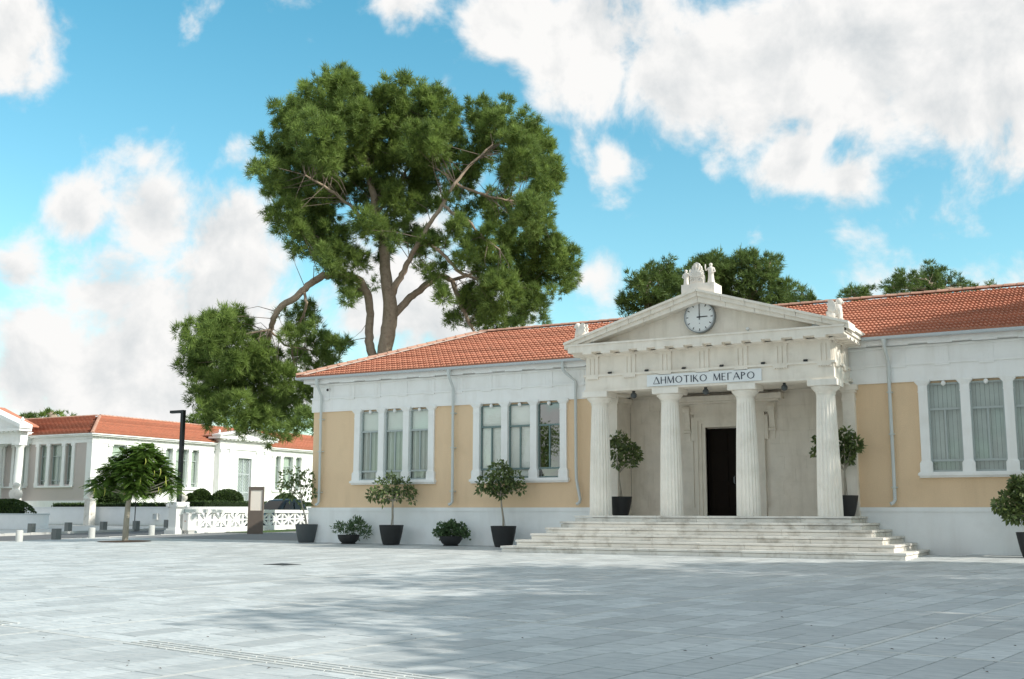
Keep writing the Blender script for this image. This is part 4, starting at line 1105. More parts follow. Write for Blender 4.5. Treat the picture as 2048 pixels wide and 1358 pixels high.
BIG = [
 (690,200,48),(635,215,48),(590,255,42),(640,285,52),(715,255,55),(660,170,25),(690,165,25),(575,225,28),(555,300,32),(527,335,22),(600,330,55),(680,335,58),(540,365,26),(590,395,42),(650,395,48),(575,440,34),(625,445,42),(635,495,38),(600,480,28),(675,475,32),(685,525,32),(645,520,22),(510,345,10),(530,300,16),
 (770,215,46),(800,185,26),(855,195,34),(890,228,40),(820,245,48),(760,285,52),(850,295,52),(790,345,56),(735,385,38),(850,365,40),(800,410,42),(855,405,30),(895,285,38),(870,185,18),
 (958,232,30),(968,210,16),(1003,222,22),(985,265,42),(1050,265,36),(1040,305,46),(1082,295,32),(1080,345,42),(955,310,30),(1020,345,28),(1085,385,38),(1105,345,20),(1060,425,38),(1085,465,30),(1000,445,28),(1030,485,46),(960,485,34),(1098,515,42),(1128,545,32),(1058,548,48),(990,538,42),(935,515,24),(1000,588,42),(1058,605,32),(950,598,36),(918,632,22),(980,635,32),(1035,636,26),(1082,632,14),(888,592,18),(876,560,18),(1140,515,18),(1115,585,14),
 (822,468,20),(852,482,20),(762,500,18),(832,505,16),(738,448,32),(718,515,22),(698,572,20),(848,540,12),(690,600,15),(880,480,18),(905,450,22),(790,480,14),(750,555,12),(925,372,26),(955,415,22),(905,335,24),(985,402,24),(1010,395,22),(930,450,18),(905,400,14),(950,345,20),(870,520,12),(800,455,16),(770,455,20)]
HANG = [(400,675,32),(440,655,36),(478,640,26),(420,728,42),(468,706,42),(515,695,30),(386,735,22),(438,776,42),(398,800,24),(498,756,38),(540,726,30),(420,828,28),(478,818,38),(538,798,36),(568,758,30),(598,716,24),(640,688,24),(668,700,20),(612,636,20),(585,640,18),(590,676,22),(648,735,26),(618,776,26),(578,826,36),(528,846,28),(556,868,16),(608,846,22),(488,848,18),(612,612,14),(690,690,8),(640,655,12),(410,650,14),(375,700,14)]
FP = 56.0
TB = at(757, 1020, FP); TB = Vector((TB.x, TB.y, gz(TB.y)))
limbs = [
 [(766,720,26,0),(775,670,27,0),(782,628,27,0),(775,577,22,0),(769,526,19,.3),(765,475,17,.5),(752,430,14,.8),(745,380,12,.8),(735,320,9,1),(715,255,6,1)],
 [(755,735,17,.3),(741,700,16,.3),(738,666,15,.4),(742,628,14,.5),(736,592,15,.4),(722,562,14,.2),(700,552,13,0),(676,550,13,-.3),(645,551,13,-.6),(621,567,12,-1),(600,587,11.5,-1),(564,612,11,-1),(547,637,10,-1),(541,662,9,-.6),(530,700,8,.3),(505,740,6,.9),(470,780,4,1.2)],
 [(784,590,17,0),(798,560,14,-.4),(808,540,13,-.6),(822,513,11,-1),(842,475,10,-1.2),(868,435,9,-1.4),(888,405,8,-1.4),(910,366,7,-1.2),(940,330,6,-1),(985,290,4,-1)],
 [(786,632,17,0),(810,605,17,.4),(832,585,16,.8),(858,565,15,1),(884,552,13,1.2),(905,562,12,1.2),(921,607,10,1),(936,640,8,.8),(948,662,6,.6)],
 [(905,560,8,1.2),(950,545,8,1.6),(1000,560,6,2),(1050,580,4,2)],
 [(842,476,8,-1.2),(878,501,8,-1.6),(905,530,8,-1.8),(925,548,7,-2),(960,560,5,-2)],
 [(886,408,7,-1.4),(905,425,7,-1.6),(937,440,6,-1.8),(956,465,5,-1.8),(1000,500,4,-2)],
 [(912,366,6,-1.2),(945,382,6,-.6),(981,393,5,-.4),(1020,402,4,-.2),(1060,395,3,0)],
 [(765,478,11,.5),(738,455,11,.2),(720,431,9,0),(700,410,7,-.5),(660,380,6,-1),(610,350,4,-1.4)],
 [(752,430,9,.8),(790,380,8,1.4),(820,330,6,1.8),(850,270,5,2),(870,230,3,2)],
 [(736,595,8,.4),(715,575,7,.6),(698,560,6,.8),(665,500,5,1),(620,460,4,1)],
 [(609,582,7,-1),(613,606,6,-1),(603,640,5,0),(580,680,5,.8),(590,740,4,1.2),(585,800,3,1.4)],
 [(541,660,6,-1),(500,665,4,-1.2),(450,690,3,-1.4)],
 [(541,662,5,-.6),(570,690,4,.4),(620,700,3,1),(655,705,2,1)]]
pine('pine_tree', 'huge spreading pine with forked trunk rising behind the red tiled roof', TB, FP, limbs, BIG+HANG, dens=2.3, dsp=3.4, tuft=15, need=17, seed=3, wd=.017, ln=.36, clump=.40)

def rear_pine(label, F, blobs, seed, name='pine_tree', material='pine_dark', **kw):
    cx_ = sum(b_[0] for b_ in blobs)/len(blobs); low = max(b_[1] for b_ in blobs); top = min(b_[1] for b_ in blobs)
    base = at(cx_, 1000, F); base = Vector((base.x, base.y, gz(base.y)))
    lim = [[(cx_+4, low+60, 20, 0), (cx_, low, 15, 0), (cx_-6, (low+top)/2, 9, .3), (cx_+2, top+10, 4, .3)]]
    for b_ in blobs[::2]: lim.append([(cx_, low-5, 8, 0), ((cx_+b_[0])/2, (low+b_[1])/2-4, 5, .2), (b_[0], b_[1], 3, .2)])
    return pine(name, label, base, F, lim, blobs, material, seed=seed, **kw)
rear_pine('dark bushy pine showing above the pediment on the side of the big pine', 58, [(1290,588,34),(1258,603,22),(1318,562,36),(1345,600,42),(1275,565,16),(1300,545,14),(1262,632,14),(1335,540,20)], 5, dens=3.0, dsp=2.0)
rear_pine('tall leafy pine crown rising behind the carved roof figures', 62, [(1388,560,44),(1430,545,42),(1488,520,22),(1478,556,46),(1538,540,26),(1525,578,44),(1565,600,36),(1608,606,16),(1440,590,46),(1500,510,14),(1540,525,14),(1590,585,16),(1420,525,18),(1620,600,8)], 6, dens=3.0, dsp=2.2)
rear_pine('small dark pine top peeping over the ridge beside the sunlit stone beast', 66, [(1697,590,16),(1712,592,18),(1730,598,12),(1738,588,7)], 7, dens=3.0, dsp=1.2)
rear_pine('flat topped dark pine peeping over the ridge of the shaded wing', 66, [(1785,575,20),(1815,565,26),(1850,556,26),(1885,562,26),(1915,575,18),(1945,578,14),(1840,580,24),(1770,570,10),(1990,572,10),(1880,585,22)], 8, dens=3.0, dsp=1.5)
rear_pine('small dark tree beyond the far ridge beside the hanging pine branch', 120, [(392,846,12),(408,850,10),(378,852,8)], 9, 'far_tree', dens=3, dsp=1, clump=.6, ln=.5, wd=.05, twigs=False)
rear_pine('rounded dark treetop beyond the far tiled roof, beside a paler one', 125, [(55,833,9),(45,838,6),(66,836,7)], 10, 'far_tree', dens=4, dsp=1, clump=.6, ln=.5, wd=.05, twigs=False)
rear_pine('pale green treetop beyond the far tiled roof', 130, [(95,829,10),(112,830,9),(85,832,7),(130,832,9)], 12, 'far_tree', 'pine_needles', dens=4, dsp=1, clump=.6, ln=.5, wd=.05, twigs=False)

# ------------------------------------------------------------------ feathery tree on the square
fb_ = at(250, 1083, 43.7); fb_ = Vector((fb_.x, fb_.y, gz(fb_.y))); FF = 43.7
t = Thing('feathery_tree', 'young umbrella shaped tree with feathery leaves and yellow pods on the paving', 'tree', tuple(fb_))
tp = [(250,1083,12),(253,1040,11),(256,1010,10),(262,985,9)]
pts = [at(a, c, FF) for a, c, _ in tp]; pts[0] = fb_-Vector((0, 0, .08)); rad = [w*FF/FPX/2 for *_, w in tp]
tr = t.part('trunk', MB().tube(pts, rad, 10), 'pale_bark', smooth='auto')
fbl = [(272,905,18),(290,902,16),(250,922,24),(300,918,24),(225,945,24),(270,945,32),(318,942,26),(338,960,16),(205,966,18),(240,970,20),(300,972,22),(345,976,11),(190,972,10),(270,975,20),(325,972,14)]
for a, c, r_ in fbl:
    q = at(a, c, FF+R.uniform(-.5, .5)); m_ = pts[-1].lerp(q, .5)+Vector((0, 0, -.08)); t.part('branch', MB().tube([pts[-1]-Vector((0, 0, .1)), m_, q], [.04, .025, .01], 6), 'pale_bark', tr, smooth='auto')
V, F_, T = [], [], []
for a, c, r_ in fbl:
    cen = np.array(at(a, c, FF+R.gauss(0, .55))); rad_ = r_*FF/FPX
    for k in range(int(r_*r_*.36)):
        d = unit(NR.normal(size=3)+np.array([0, 0, .35])); p = cen+d*rad_*R.uniform(.2, .9)
        ax = unit(d*np.array([1, 1, .2])+np.array([0, 0, R.uniform(-.3, .22)])); ln = R.uniform(.28, .48); tt = min(1, max(0, R.gauss(.45, .22)))
        sd = unit(np.cross(ax, np.array([0, 0, 1]))); up_ = np.cross(sd, ax); nl = 9
        for i in range(nl):
            s_ = (i+.5)/nl; pc = p+ax*ln*s_+np.array([0, 0, -.18*ln*s_*s_*2])
            l = .14*math.sin(math.pi*(s_*.85+.12)); w_ = .026
            for sg_ in (-1, 1):
                tipv = pc+(sd*sg_*.9+ax*.35-np.array([0, 0, .25]))*l; n0 = len(V)
                V += [pc-ax*w_, pc+ax*w_, tipv+ax*w_*.5, tipv-ax*w_*.5]; F_.append((n0, n0+1, n0+2, n0+3)); T += [tt]*4
t.part('crown', npmesh('crown', np.array(V)-np.array(t.loc), F_, T, 'feather_leaf'), 'feather_leaf')
for k in range(16):
    a, c, r_ = R.choice(fbl[2:]); p = at(a+R.uniform(-r_, r_)*.6, c+R.uniform(-.2, .6)*r_, FF-R.uniform(.4, 1.0)); l = R.uniform(.2, .36)
    t.part('pod', MB().tube([p, p+Vector((.02, 0, -l*.5)), p+Vector((-.03, 0, -l))], [.012, .017, .006], 5), 'pod', smooth='auto')
b = MB(); n = 22
b.v = [(fb_.x+1.05*math.cos(6.283*i/n)*R.uniform(.9, 1.05), fb_.y+1.05*math.sin(6.283*i/n)*R.uniform(.9, 1.05), 0) for i in range(n)]; b.v = [(x, y, gz(y)+.012) for x, y, _ in b.v]; b.v.append((fb_.x, fb_.y, gz(fb_.y)+.05)); b.f = [(i, (i+1) % n, n) for i in range(n)]
struct('tree_pit_soil', b, 'soil', 'structure')
# ------------------------------------------------------------------ the second school building across the road
XL, YL = -39.7, 23.8
ZP2, ZS2, ZW2, ZE2 = 2.53, 3.62, 6.70, 7.36
LB = Thing('far_building', 'white neoclassical building across the road with hipped red roof and grille door', 'building', (XL, YL, gz(YL)))
Q = LB.part
WL, WX = 34, 24                              # lengths of the two wings in view
def yw(px, py=930): return oX(px, py, XL).y
def xw(px, py=930): return oY(px, py, YL).x
c1 = lambda x, y: (x/3.995, 780+y/3.995)
c2 = lambda x, y: (300+x/3.995, 780+y/3.995)
gR = [(25.64, 26.99), (27.35, 28.7), (30.95, 31.68), (32.02, 33.38), (33.77, 34.50), (43.94, 44.62), (45.01, 46.33), (46.68, 47.48), (51.2, 51.9), (52.3, 53.6), (54, 54.7)]
gLx = [(-45.34, -44.53), (-44.11, -42.85), (-42.44, -41.79), (-48.13, -46.86), (-50.6, -49.55), (-53.5, -52.2)]
PY0, PY1 = 36.4, 42.55                       # portico block on the right hand front
def wall_y(ops, y0, y1):
    b_ = MB(); ops = sorted(ops); cur = y0
    for a, c in ops:
        b_.box(XL-.4, XL, cur, a, ZP2, ZE2-.3); b_.box(XL-.4, XL, a, c, ZP2, ZS2+.1); b_.box(XL-.4, XL, a, c, ZW2, ZE2-.3); cur = c
    b_.box(XL-.4, XL, cur, y1, ZP2, ZE2-.3); return b_
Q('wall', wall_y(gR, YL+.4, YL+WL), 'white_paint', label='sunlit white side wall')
b = MB(); ops = sorted(gLx); cur = XL-WX
for a, c in ops:
    b.box(cur, a, YL, YL+.4, ZP2, ZE2-.3); b.box(a, c, YL, YL+.4, ZP2, ZS2+.1); b.box(a, c, YL, YL+.4, ZW2, ZE2-.3); cur = c
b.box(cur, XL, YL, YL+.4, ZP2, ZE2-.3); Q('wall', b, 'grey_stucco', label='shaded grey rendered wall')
b = MB(); b.box(XL-.1, XL+.03, YL-.03, YL+.55, ZP2, ZE2-.3); b.box(XL-.55, XL-.1, YL-.03, YL, ZP2, ZE2-.3); Q('corner_pilaster', b, 'white_paint')
b = MB(); b.box(XL-WX, XL+.08, YL-.08, YL+.3, .4, ZP2); b.box(XL-.3, XL+.08, YL+.3, YL+WL, .4, ZP2); Q('plinth', b, 'white_paint')
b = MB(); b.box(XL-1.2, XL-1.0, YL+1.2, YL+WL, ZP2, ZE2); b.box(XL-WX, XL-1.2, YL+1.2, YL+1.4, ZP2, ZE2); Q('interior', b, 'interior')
for nm, ov, z0, z1 in (('architrave_band', .05, ZW2+.06, ZW2+.30), ('fillet', .09, ZW2+.30, ZW2+.34), ('frieze_band', .03, ZW2+.34, ZE2-.12), ('cornice', .32, ZE2-.12, ZE2-.02), ('gutter', .42, ZE2-.02, ZE2+.06)):
    b = MB(); b.box(XL-WX, XL+ov, YL-ov, YL+.5, z0, z1); b.box(XL-.45, XL+ov, YL+.5, YL+WL, z0, z1); Q(nm, b, 'white_paint')
def fwin(a, c, horiz):
    # window in the right hand wall (horiz False, along Y) or the left hand wall (along X)
    def bx2(s0, s1, d0, d1, z0, z1):
        return (s0, s1, YL+d0, YL+d1, z0, z1) if horiz else (XL-d1, XL-d0, s0, s1, z0, z1)
    b_ = MB(); t_ = .05
    for q in ((a, a+t_, ZS2, ZW2), (c-t_, c, ZS2, ZW2)): b_.box(*bx2(q[0], q[1], .2, .26, q[2], q[3]))
    for z in (ZS2+.42, ZS2+2.2, ZW2-.03): b_.box(*bx2(a+t_, c-t_, .2, .26, z-.03, z+.03))
    m_ = (a+c)/2
    if c-a > 1: b_.box(*bx2(m_-.025, m_+.025, .205, .255, ZS2, ZS2+2.17))
    w = Q('window', b_, 'window_pale')
    q = bx2(a, c, .23, .236, ZS2, ZW2); Q('pane', MB().box(*q), 'glass_mid', w)
    b_ = MB(); n_ = 26
    for i in range(n_+1):
        s_ = a+.02+(c-a-.04)*i/n_; dd = .33+.04*math.sin(i*1.3)
        p = (s_, YL+dd) if horiz else (XL-dd, s_)
        b_.v += [(p[0], p[1], ZS2), (p[0], p[1], ZW2)]
    b_.f = [(2*i, 2*i+2, 2*i+3, 2*i+1) for i in range(n_)]
    Q('curtain', b_, 'curtain', w)
for a, c in gR: fwin(a, c, False)
for a, c in gLx: fwin(a, c, True)
def fsill(s0, s1, horiz):
    b_ = MB()
    if horiz: b_.box(s0-.3, s1+.3, YL-.14, YL+.2, ZS2-.12, ZS2)
    else: b_.box(XL-.2, XL+.14, s0-.3, s1+.3, ZS2-.12, ZS2)
    Q('window_sill', b_, 'white_paint')
for s0, s1 in ((25.64, 28.7), (30.95, 34.5), (43.94, 47.48), (51.2, 54.7)): fsill(s0, s1, False)
for s0, s1 in ((-45.34, -41.79), (-53.5, -46.86)): fsill(s0, s1, True)
def fpil(s, horiz):
    b_ = MB(); w = .15
    if horiz: b_.box(s-w, s+w, YL-.09, YL+.1, ZS2, ZW2+.06); b_.box(s-w-.06, s+w+.06, YL-.13, YL+.05, ZW2-.14, ZW2+.055); b_.box(s-w-.04, s+w+.04, YL-.11, YL+.05, ZS2, ZS2+.25)
    else: b_.box(XL-.1, XL+.09, s-w, s+w, ZS2, ZW2+.06); b_.box(XL-.05, XL+.13, s-w-.06, s+w+.06, ZW2-.14, ZW2+.055); b_.box(XL-.05, XL+.11, s-w-.04, s+w+.04, ZS2, ZS2+.25)
    Q('window_pilaster', b_, 'white_paint')
for s in (25.46, 27.17, 28.88, 30.77, 31.85, 33.57, 34.68, 43.76, 44.81, 46.5, 47.66, 51.0, 52.1, 53.8, 54.9): fpil(s, False)
for s in (-45.52, -44.32, -42.64, -41.61, -48.31, -46.68, -50.75, -49.4): fpil(s, True)
# roof: ridge found where the hip meets it
hd = ray(200.3, 831.3); tt_ = (-(YL-.4-CAM.y) - (XL+.4-CAM.x)) / -(hd.x+hd.y) if True else 0
tt_ = ((XL+.4+YL-.4)-(CAM.x+CAM.y))/(hd.x+hd.y); hp_ = CAM+hd*tt_; ra = XL+.4-hp_.x; rz2 = hp_.z
s2 = (rz2-(ZE2+.04))/ra; cs2 = 1/math.hypot(1, s2); vl2 = ra/cs2
e0 = Vector((XL+.4, YL-.4, ZE2+.04))
b = MB(); b.v = [(XL+.4, YL-.4, ZE2), (XL+.4, YL+WL, ZE2), (XL+.4-ra, YL+WL, rz2-.06), (XL+.4-ra, YL-.4+ra, rz2-.06), (XL-WX, YL-.4, ZE2), (XL-WX, YL-.4+ra, rz2-.06), (XL+.4-2*ra, YL+WL, ZE2), (XL-WX, YL-.4+2*ra, ZE2), (XL+.4-2*ra, YL-.4+2*ra, ZE2)]
b.f = [(0,1,2,3), (0,3,5,4), (3,2,6,8), (5,3,8,7)]
rf2 = Q('roof', b, 'terracotta')
Q('roof_tiles', tile_slope(0, WL, e0, Vector((0,1,0)), Vector((-cs2,0,s2*cs2)), Vector((s2*cs2,0,cs2)), vl2, cs2, 0, .46, .335, 4, .02, .12), 'terracotta', rf2, kind='stuff')
Q('roof_tiles', tile_slope(0, WX, Vector((XL-WX, YL-.4, ZE2+.04)), Vector((1,0,0)), Vector((0,cs2,s2*cs2)), Vector((0,-s2*cs2,cs2)), vl2, 0, cs2, .46, .335, 4, .02, .12), 'terracotta', rf2, kind='stuff')
def cap_run2(p, q, step=.4):
    p = Vector(p)-LB.loc; q = Vector(q)-LB.loc; d = q-p; n_ = int(d.length/step); d.normalize(); rq = d.to_track_quat('X', 'Z'); b_ = MB(); cb = cap_tile(step)
    for i in range(n_):
        n0 = len(b_.v); b_.v += [tuple(p+d*(i*step)+rq @ Vector(v)+LB.loc) for v in cb.v]; b_.f += [tuple(n0+k for k in f_) for f_ in cb.f]
    Q('ridge_tiles', b_, 'ridge_tile', rf2, kind='stuff')
hp = Vector((XL+.4-ra, YL-.4+ra, rz2+.02)); cap_run2(e0+Vector((0, 0, .05)), hp); cap_run2(hp, hp+Vector((0, WL-ra, 0))); cap_run2(hp-Vector((WX-ra, 0, 0)), hp)
# door block with pediment on the right hand front
DXF = XL+.55; zb2 = 7.98
b = MB(); b.box(XL-.3, DXF, PY0, 38.66, 1.2, zb2-.2); b.box(XL-.3, DXF, 40.32, PY1, 1.2, zb2-.2); b.box(XL-.3, DXF, 38.66, 40.32, 6.28, zb2-.2); b.box(XL-.3, DXF, 38.66, 40.32, 1.2, 2.6)
Q('door_block', b, 'white_paint')
for y in (PY0+.35, PY0+1.45, PY1-1.45, PY1-.35): Q('pilaster', MB().box(DXF, DXF+.07, y-.28, y+.28, 1.5, 6.95).box(DXF, DXF+.12, y-.34, y+.34, 6.75, 6.95), 'white_paint')
b = MB(); b.box(XL-.3, DXF+.09, PY0-.08, PY1+.08, 6.95, 7.42); b.box(XL-.3, DXF+.14, PY0-.13, PY1+.13, 7.42, 7.47); Q('entablature', b, 'white_paint')
for i in range(14):
    y = PY0+.05+i*(PY1-PY0-.1)/13; Q('mutule', MB().box(DXF+.09, DXF+.42, y-.13, y+.13, zb2-.29, zb2-.215), 'white_paint')
Q('cornice', MB().box(XL-.3, DXF+.50, PY0-.5, PY1+.5, zb2-.2, zb2), 'white_paint')
ym = (PY0+PY1)/2; az2 = 8.78
Q('tympanum', MB().prism([(DXF+.1, PY0-.3, zb2), (DXF+.1, PY1+.3, zb2), (DXF+.1, ym, az2-.1)], (-.4, 0, 0)), 'white_paint')
for s_ in (-1, 1):
    ye = ym+s_*(ym-PY0+.55); Q('raking_cornice', MB().prism([(DXF+.55, ye, zb2+.002), (DXF+.55, ym, az2-.16), (DXF+.55, ym, az2), (DXF+.55, ye, zb2+.14)], (-1.0, 0, 0)), 'white_paint')
    Q('portico_roof', MB().prism([(DXF-.45, ye, zb2+.08), (DXF-.45, ym, az2-.03), (DXF-.45, ym, az2-.12), (DXF-.45, ye, zb2-.02)], (-4.5, 0, 0)), 'terracotta')
Q('acroterion', MB().lathe([(.12, 0), (.16, .05), (.05, .2), (.09, .3), (.01, .42)], (DXF+.2, ym-3.4, zb2+.14), 10), 'white_paint')
gd = Q('grille_door', MB().box(DXF-.30, DXF-.26, 38.66, 40.32, 2.6, 6.28), 'glass_mid')
b = MB(); y0, y1, z0, z1 = 38.66, 40.32, 2.6, 6.28
for y in (y0+.04, y1-.04, (y0+y1)/2): b.box(DXF-.25, DXF-.19, y-.04, y+.04, z0, z1)
for z in (z0+.04, z0+.8, 4.95, z1-.04): b.box(DXF-.255, DXF-.195, y0+.08, y1-.08, z-.04, z+.04)
Q('door_frame', b, 'gutter', gd)
b = MB()
for s_ in (-1, 1):
    k = y0-3.8
    while k < y1+3.8:
        za, zc = z0, z1; ya, yc = k, k+s_*(z1-z0)
        pts = [(ya, za), (yc, zc)]
        lo, hi = y0+.05, y1-.05
        def cl(pa, pb):
            (a_, b2), (c_, d_) = pa, pb
            ts = [0, 1]
            for lim, sgn in ((lo, 1), (hi, -1)):
                fa, fc = sgn*(a_-lim), sgn*(c_-lim)
                if fa < 0 and fc < 0: return None
                if fa*fc < 0:
                    t_ = fa/(fa-fc)
                    if fa < 0: ts[0] = max(ts[0], t_)
                    else: ts[1] = min(ts[1], t_)
            if ts[1]-ts[0] < .01: return None
            return [(a_+(c_-a_)*t_, b2+(d_-b2)*t_) for t_ in ts]
        r_ = cl(*pts)
        if r_: b.bar((DXF-.23, r_[0][0], r_[0][1]), (DXF-.23, r_[1][0], r_[1][1]), .03, .03, (1, 0, 0))
        k += .27
Q('lattice', b, 'gutter', gd)
# columned portico on the left hand front
pf = YL-1.1; pe = oY(40, 870, pf).x; pc_ = oY(29, 940, pf).x
zc2 = oY(29, 887, pf).z; z845 = oY(55, 858, pf).z
cxs = [pc_, pc_-2.4, pc_-4.8, pc_-7.2]
for x in cxs:
    pr_ = [(.36, 1.9), (.35, 3), (.33, 4.4), (.28, zc2-.35), (.29, zc2-.33), (.30, zc2-.28), (.40, zc2-.16), (.40, zc2-.12)]
    cl_ = Q('column', MB().lathe(pr_, (x, pf+.35, 0), 20), 'white_paint', smooth='auto'); Q('abacus', MB().box(x-.43, x+.43, pf-.08, pf+.78, zc2-.12, zc2), 'white_paint', cl_)
xr_ = cxs[0]+.42; xl_ = cxs[3]-.42
b = MB(); b.box(xl_, xr_, pf, pf+.7, zc2, zc2+.9); b.box(xr_-.6, xr_, pf+.7, YL, zc2, zc2+.9); Q('entablature', b, 'white_paint')
b = MB(); b.box(xl_-.5, xr_+.45, pf-.5, pf+.6, zc2+.92, zc2+1.12); Q('cornice', b, 'white_paint')
for i in range(16):
    x = xr_-.1-i*.52; Q('mutule', MB().box(x-.15, x+.15, pf-.42, pf, zc2+.84, zc2+.92), 'white_paint')
xm_ = (xl_+xr_)/2; hw2 = (xr_-xl_)/2+.55; az3 = zc2+1.12+hw2*.34
Q('tympanum', MB().prism([(xm_-hw2, pf, zc2+1.12), (xm_+hw2, pf, zc2+1.12), (xm_, pf, az3)], (0, .4, 0)), 'white_paint')
for s_ in (-1, 1):
    xe = xm_+s_*hw2; Q('raking_cornice', MB().prism([(xe, pf-.55, zc2+1.122), (xm_, pf-.55, az3), (xm_, pf-.55, az3+.32), (xe, pf-.55, zc2+1.40)], (0, 1.1, 0)), 'white_paint')
    Q('acroterion', MB().lathe([(.16, 0), (.20, .06), (.10, .25), (.16, .38), (.01, .6)], (xe-s_*.2, pf-.2, zc2+1.38), 10), 'white_paint')
    Q('portico_roof', MB().prism([(xe-s_*.4, pf+.55, zc2+1.38), (xm_, pf+.55, az3+.3), (xm_, pf+.55, az3+.2), (xe-s_*.4, pf+.55, zc2+1.28)], (0, .9, 0)), 'terracotta')
Q('porch_floor', MB().box(xl_-.4, xr_+.4, pf-.3, YL, 1.0, 1.9), 'white_paint')

# ------------------------------------------------------------------ garden wall, hedges, busts
b = MB(); H0 = 1.08
path = [(-60, 18.3), (-26.2, 18.3)] + [(-26.2+1.7*math.sin(a), 18.3+1.7-1.7*math.cos(a)) for a in [i*math.pi/16 for i in range(1, 9)]] + [(-24.5, 62)]
def ribbon(path, w, z0f, z1f):
    b_ = MB(); pts = [Vector((x, y, 0)) for x, y in path]
    for i, p in enumerate(pts):
        d = (pts[min(i+1, len(pts)-1)]-pts[max(i-1, 0)]).normalized(); n_ = Vector((-d.y, d.x, 0))*w/2
        for q in (p-n_, p+n_): b_.v += [(q.x, q.y, z0f(p.y)), (q.x, q.y, z1f(p.y))]
    for i in range(len(pts)-1):
        a = 4*i; c = a+4; b_.f += [(a, c, c+1, a+1), (a+2, a+3, c+3, c+2), (a+1, c+1, c+3, a+3)]
    b_.f += [(0, 1, 3, 2), (4*len(pts)-4, 4*len(pts)-2, 4*len(pts)-1, 4*len(pts)-3)]
    return b_
gwt = Thing('garden_wall', 'low white rendered wall with a rounded corner before the far building', 'wall', (-26.2, 18.3, gz(18.3)))
gwt.part('wall', ribbon(path, .25, lambda y: gz(y)-.2, lambda y: gz(18.3)+H0+(gz(y)-gz(18.3))*.5), 'marble_white', smooth='auto')
gwt.part('coping', ribbon(path, .33, lambda y: gz(18.3)+H0+(gz(y)-gz(18.3))*.5+.002, lambda y: gz(18.3)+H0+(gz(y)-gz(18.3))*.5+.06), 'marble_white', smooth='auto')
def hedge_box(name, label, x0, x1, y0, y1, z0, z1, n_, group=None, ln=.09):
    t_ = Thing(name, label, 'hedge', ((x0+x1)/2, (y0+y1)/2, z0), group)
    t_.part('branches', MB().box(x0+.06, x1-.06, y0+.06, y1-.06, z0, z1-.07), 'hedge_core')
    p, d = [], []
    A_ = [((x1-x0)*(y1-y0), 2), ((x1-x0)*(z1-z0), 1), ((y1-y0)*(z1-z0), 0)]; tot_ = A_[0][0]+2*A_[1][0]+2*A_[2][0]
    for i in range(n_):
        r_ = R.random()*tot_; x, y, z = R.uniform(x0, x1), R.uniform(y0, y1), R.uniform(z0, z1)
        if r_ < A_[0][0]: z = z1; dd = (0, 0, 1)
        elif r_ < A_[0][0]+2*A_[1][0]: y, dd = R.choice(((y0, (0, -1, .2)), (y1, (0, 1, .2))))
        else: x, dd = R.choice(((x0, (-1, 0, .2)), (x1, (1, 0, .2))))
        p.append((x-dd[0]*.05+R.gauss(0, .02), y-dd[1]*.05+R.gauss(0, .02), z-dd[2]*.06+R.gauss(0, .025))); d.append(dd)
    t_.part('foliage', leaf_mesh('foliage', p, d, 'hedge_leaf', t_.loc, ln, ln*.45, 0), 'hedge_leaf'); return t_
hedge_box('clipped_hedge', 'low clipped hedge along the garden wall facing the square', -37.3, -27, 18.65, 19.6, gz(19)-.1, 2.28, 6000)
hedge_box('clipped_hedge', 'long low clipped hedge beside the road behind the lattice fence', -26.2, -24.9, 20.2, 58, gz(30)-.3, 2.42, 14000, ln=.11)
def ball(name, label, px, py, rx, ry, F, group=None, n_=5000, mat_='hedge_leaf'):
    c = at(px, py, F); k = F/FPX; t_ = Thing(name, label, 'bush', (c.x, c.y, c.z-ry*k), group)
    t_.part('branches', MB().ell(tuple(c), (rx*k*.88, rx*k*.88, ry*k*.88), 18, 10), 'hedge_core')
    d = unit(NR.normal(size=(n_, 3))); p = np.array(c)+d*np.array([rx*k, rx*k, ry*k])*NR.uniform(.9, 1.02, (n_, 1))
    t_.part('foliage', leaf_mesh('foliage', p, d, mat_, t_.loc, .11, .05, 0), mat_)
ball('round_bush', 'tall clipped domed bush left of the grille door, the narrower of a pair', 402, 1000, 20, 21, 88)
ball('round_bush', 'broad clipped domed bush right before the grille door', 454, 1000, 31, 20, 88)
ball('round_bush', 'clipped domed bush behind the parked car', 571, 1002, 22, 13, 92)
ball('round_bush', 'big clipped domed bush behind the trunk of the feathery tree', 222, 994, 32, 22, 82)
ball('round_bush', 'small grey green bush beside the bust near the lamp post', 380, 1003, 9, 15, 84)
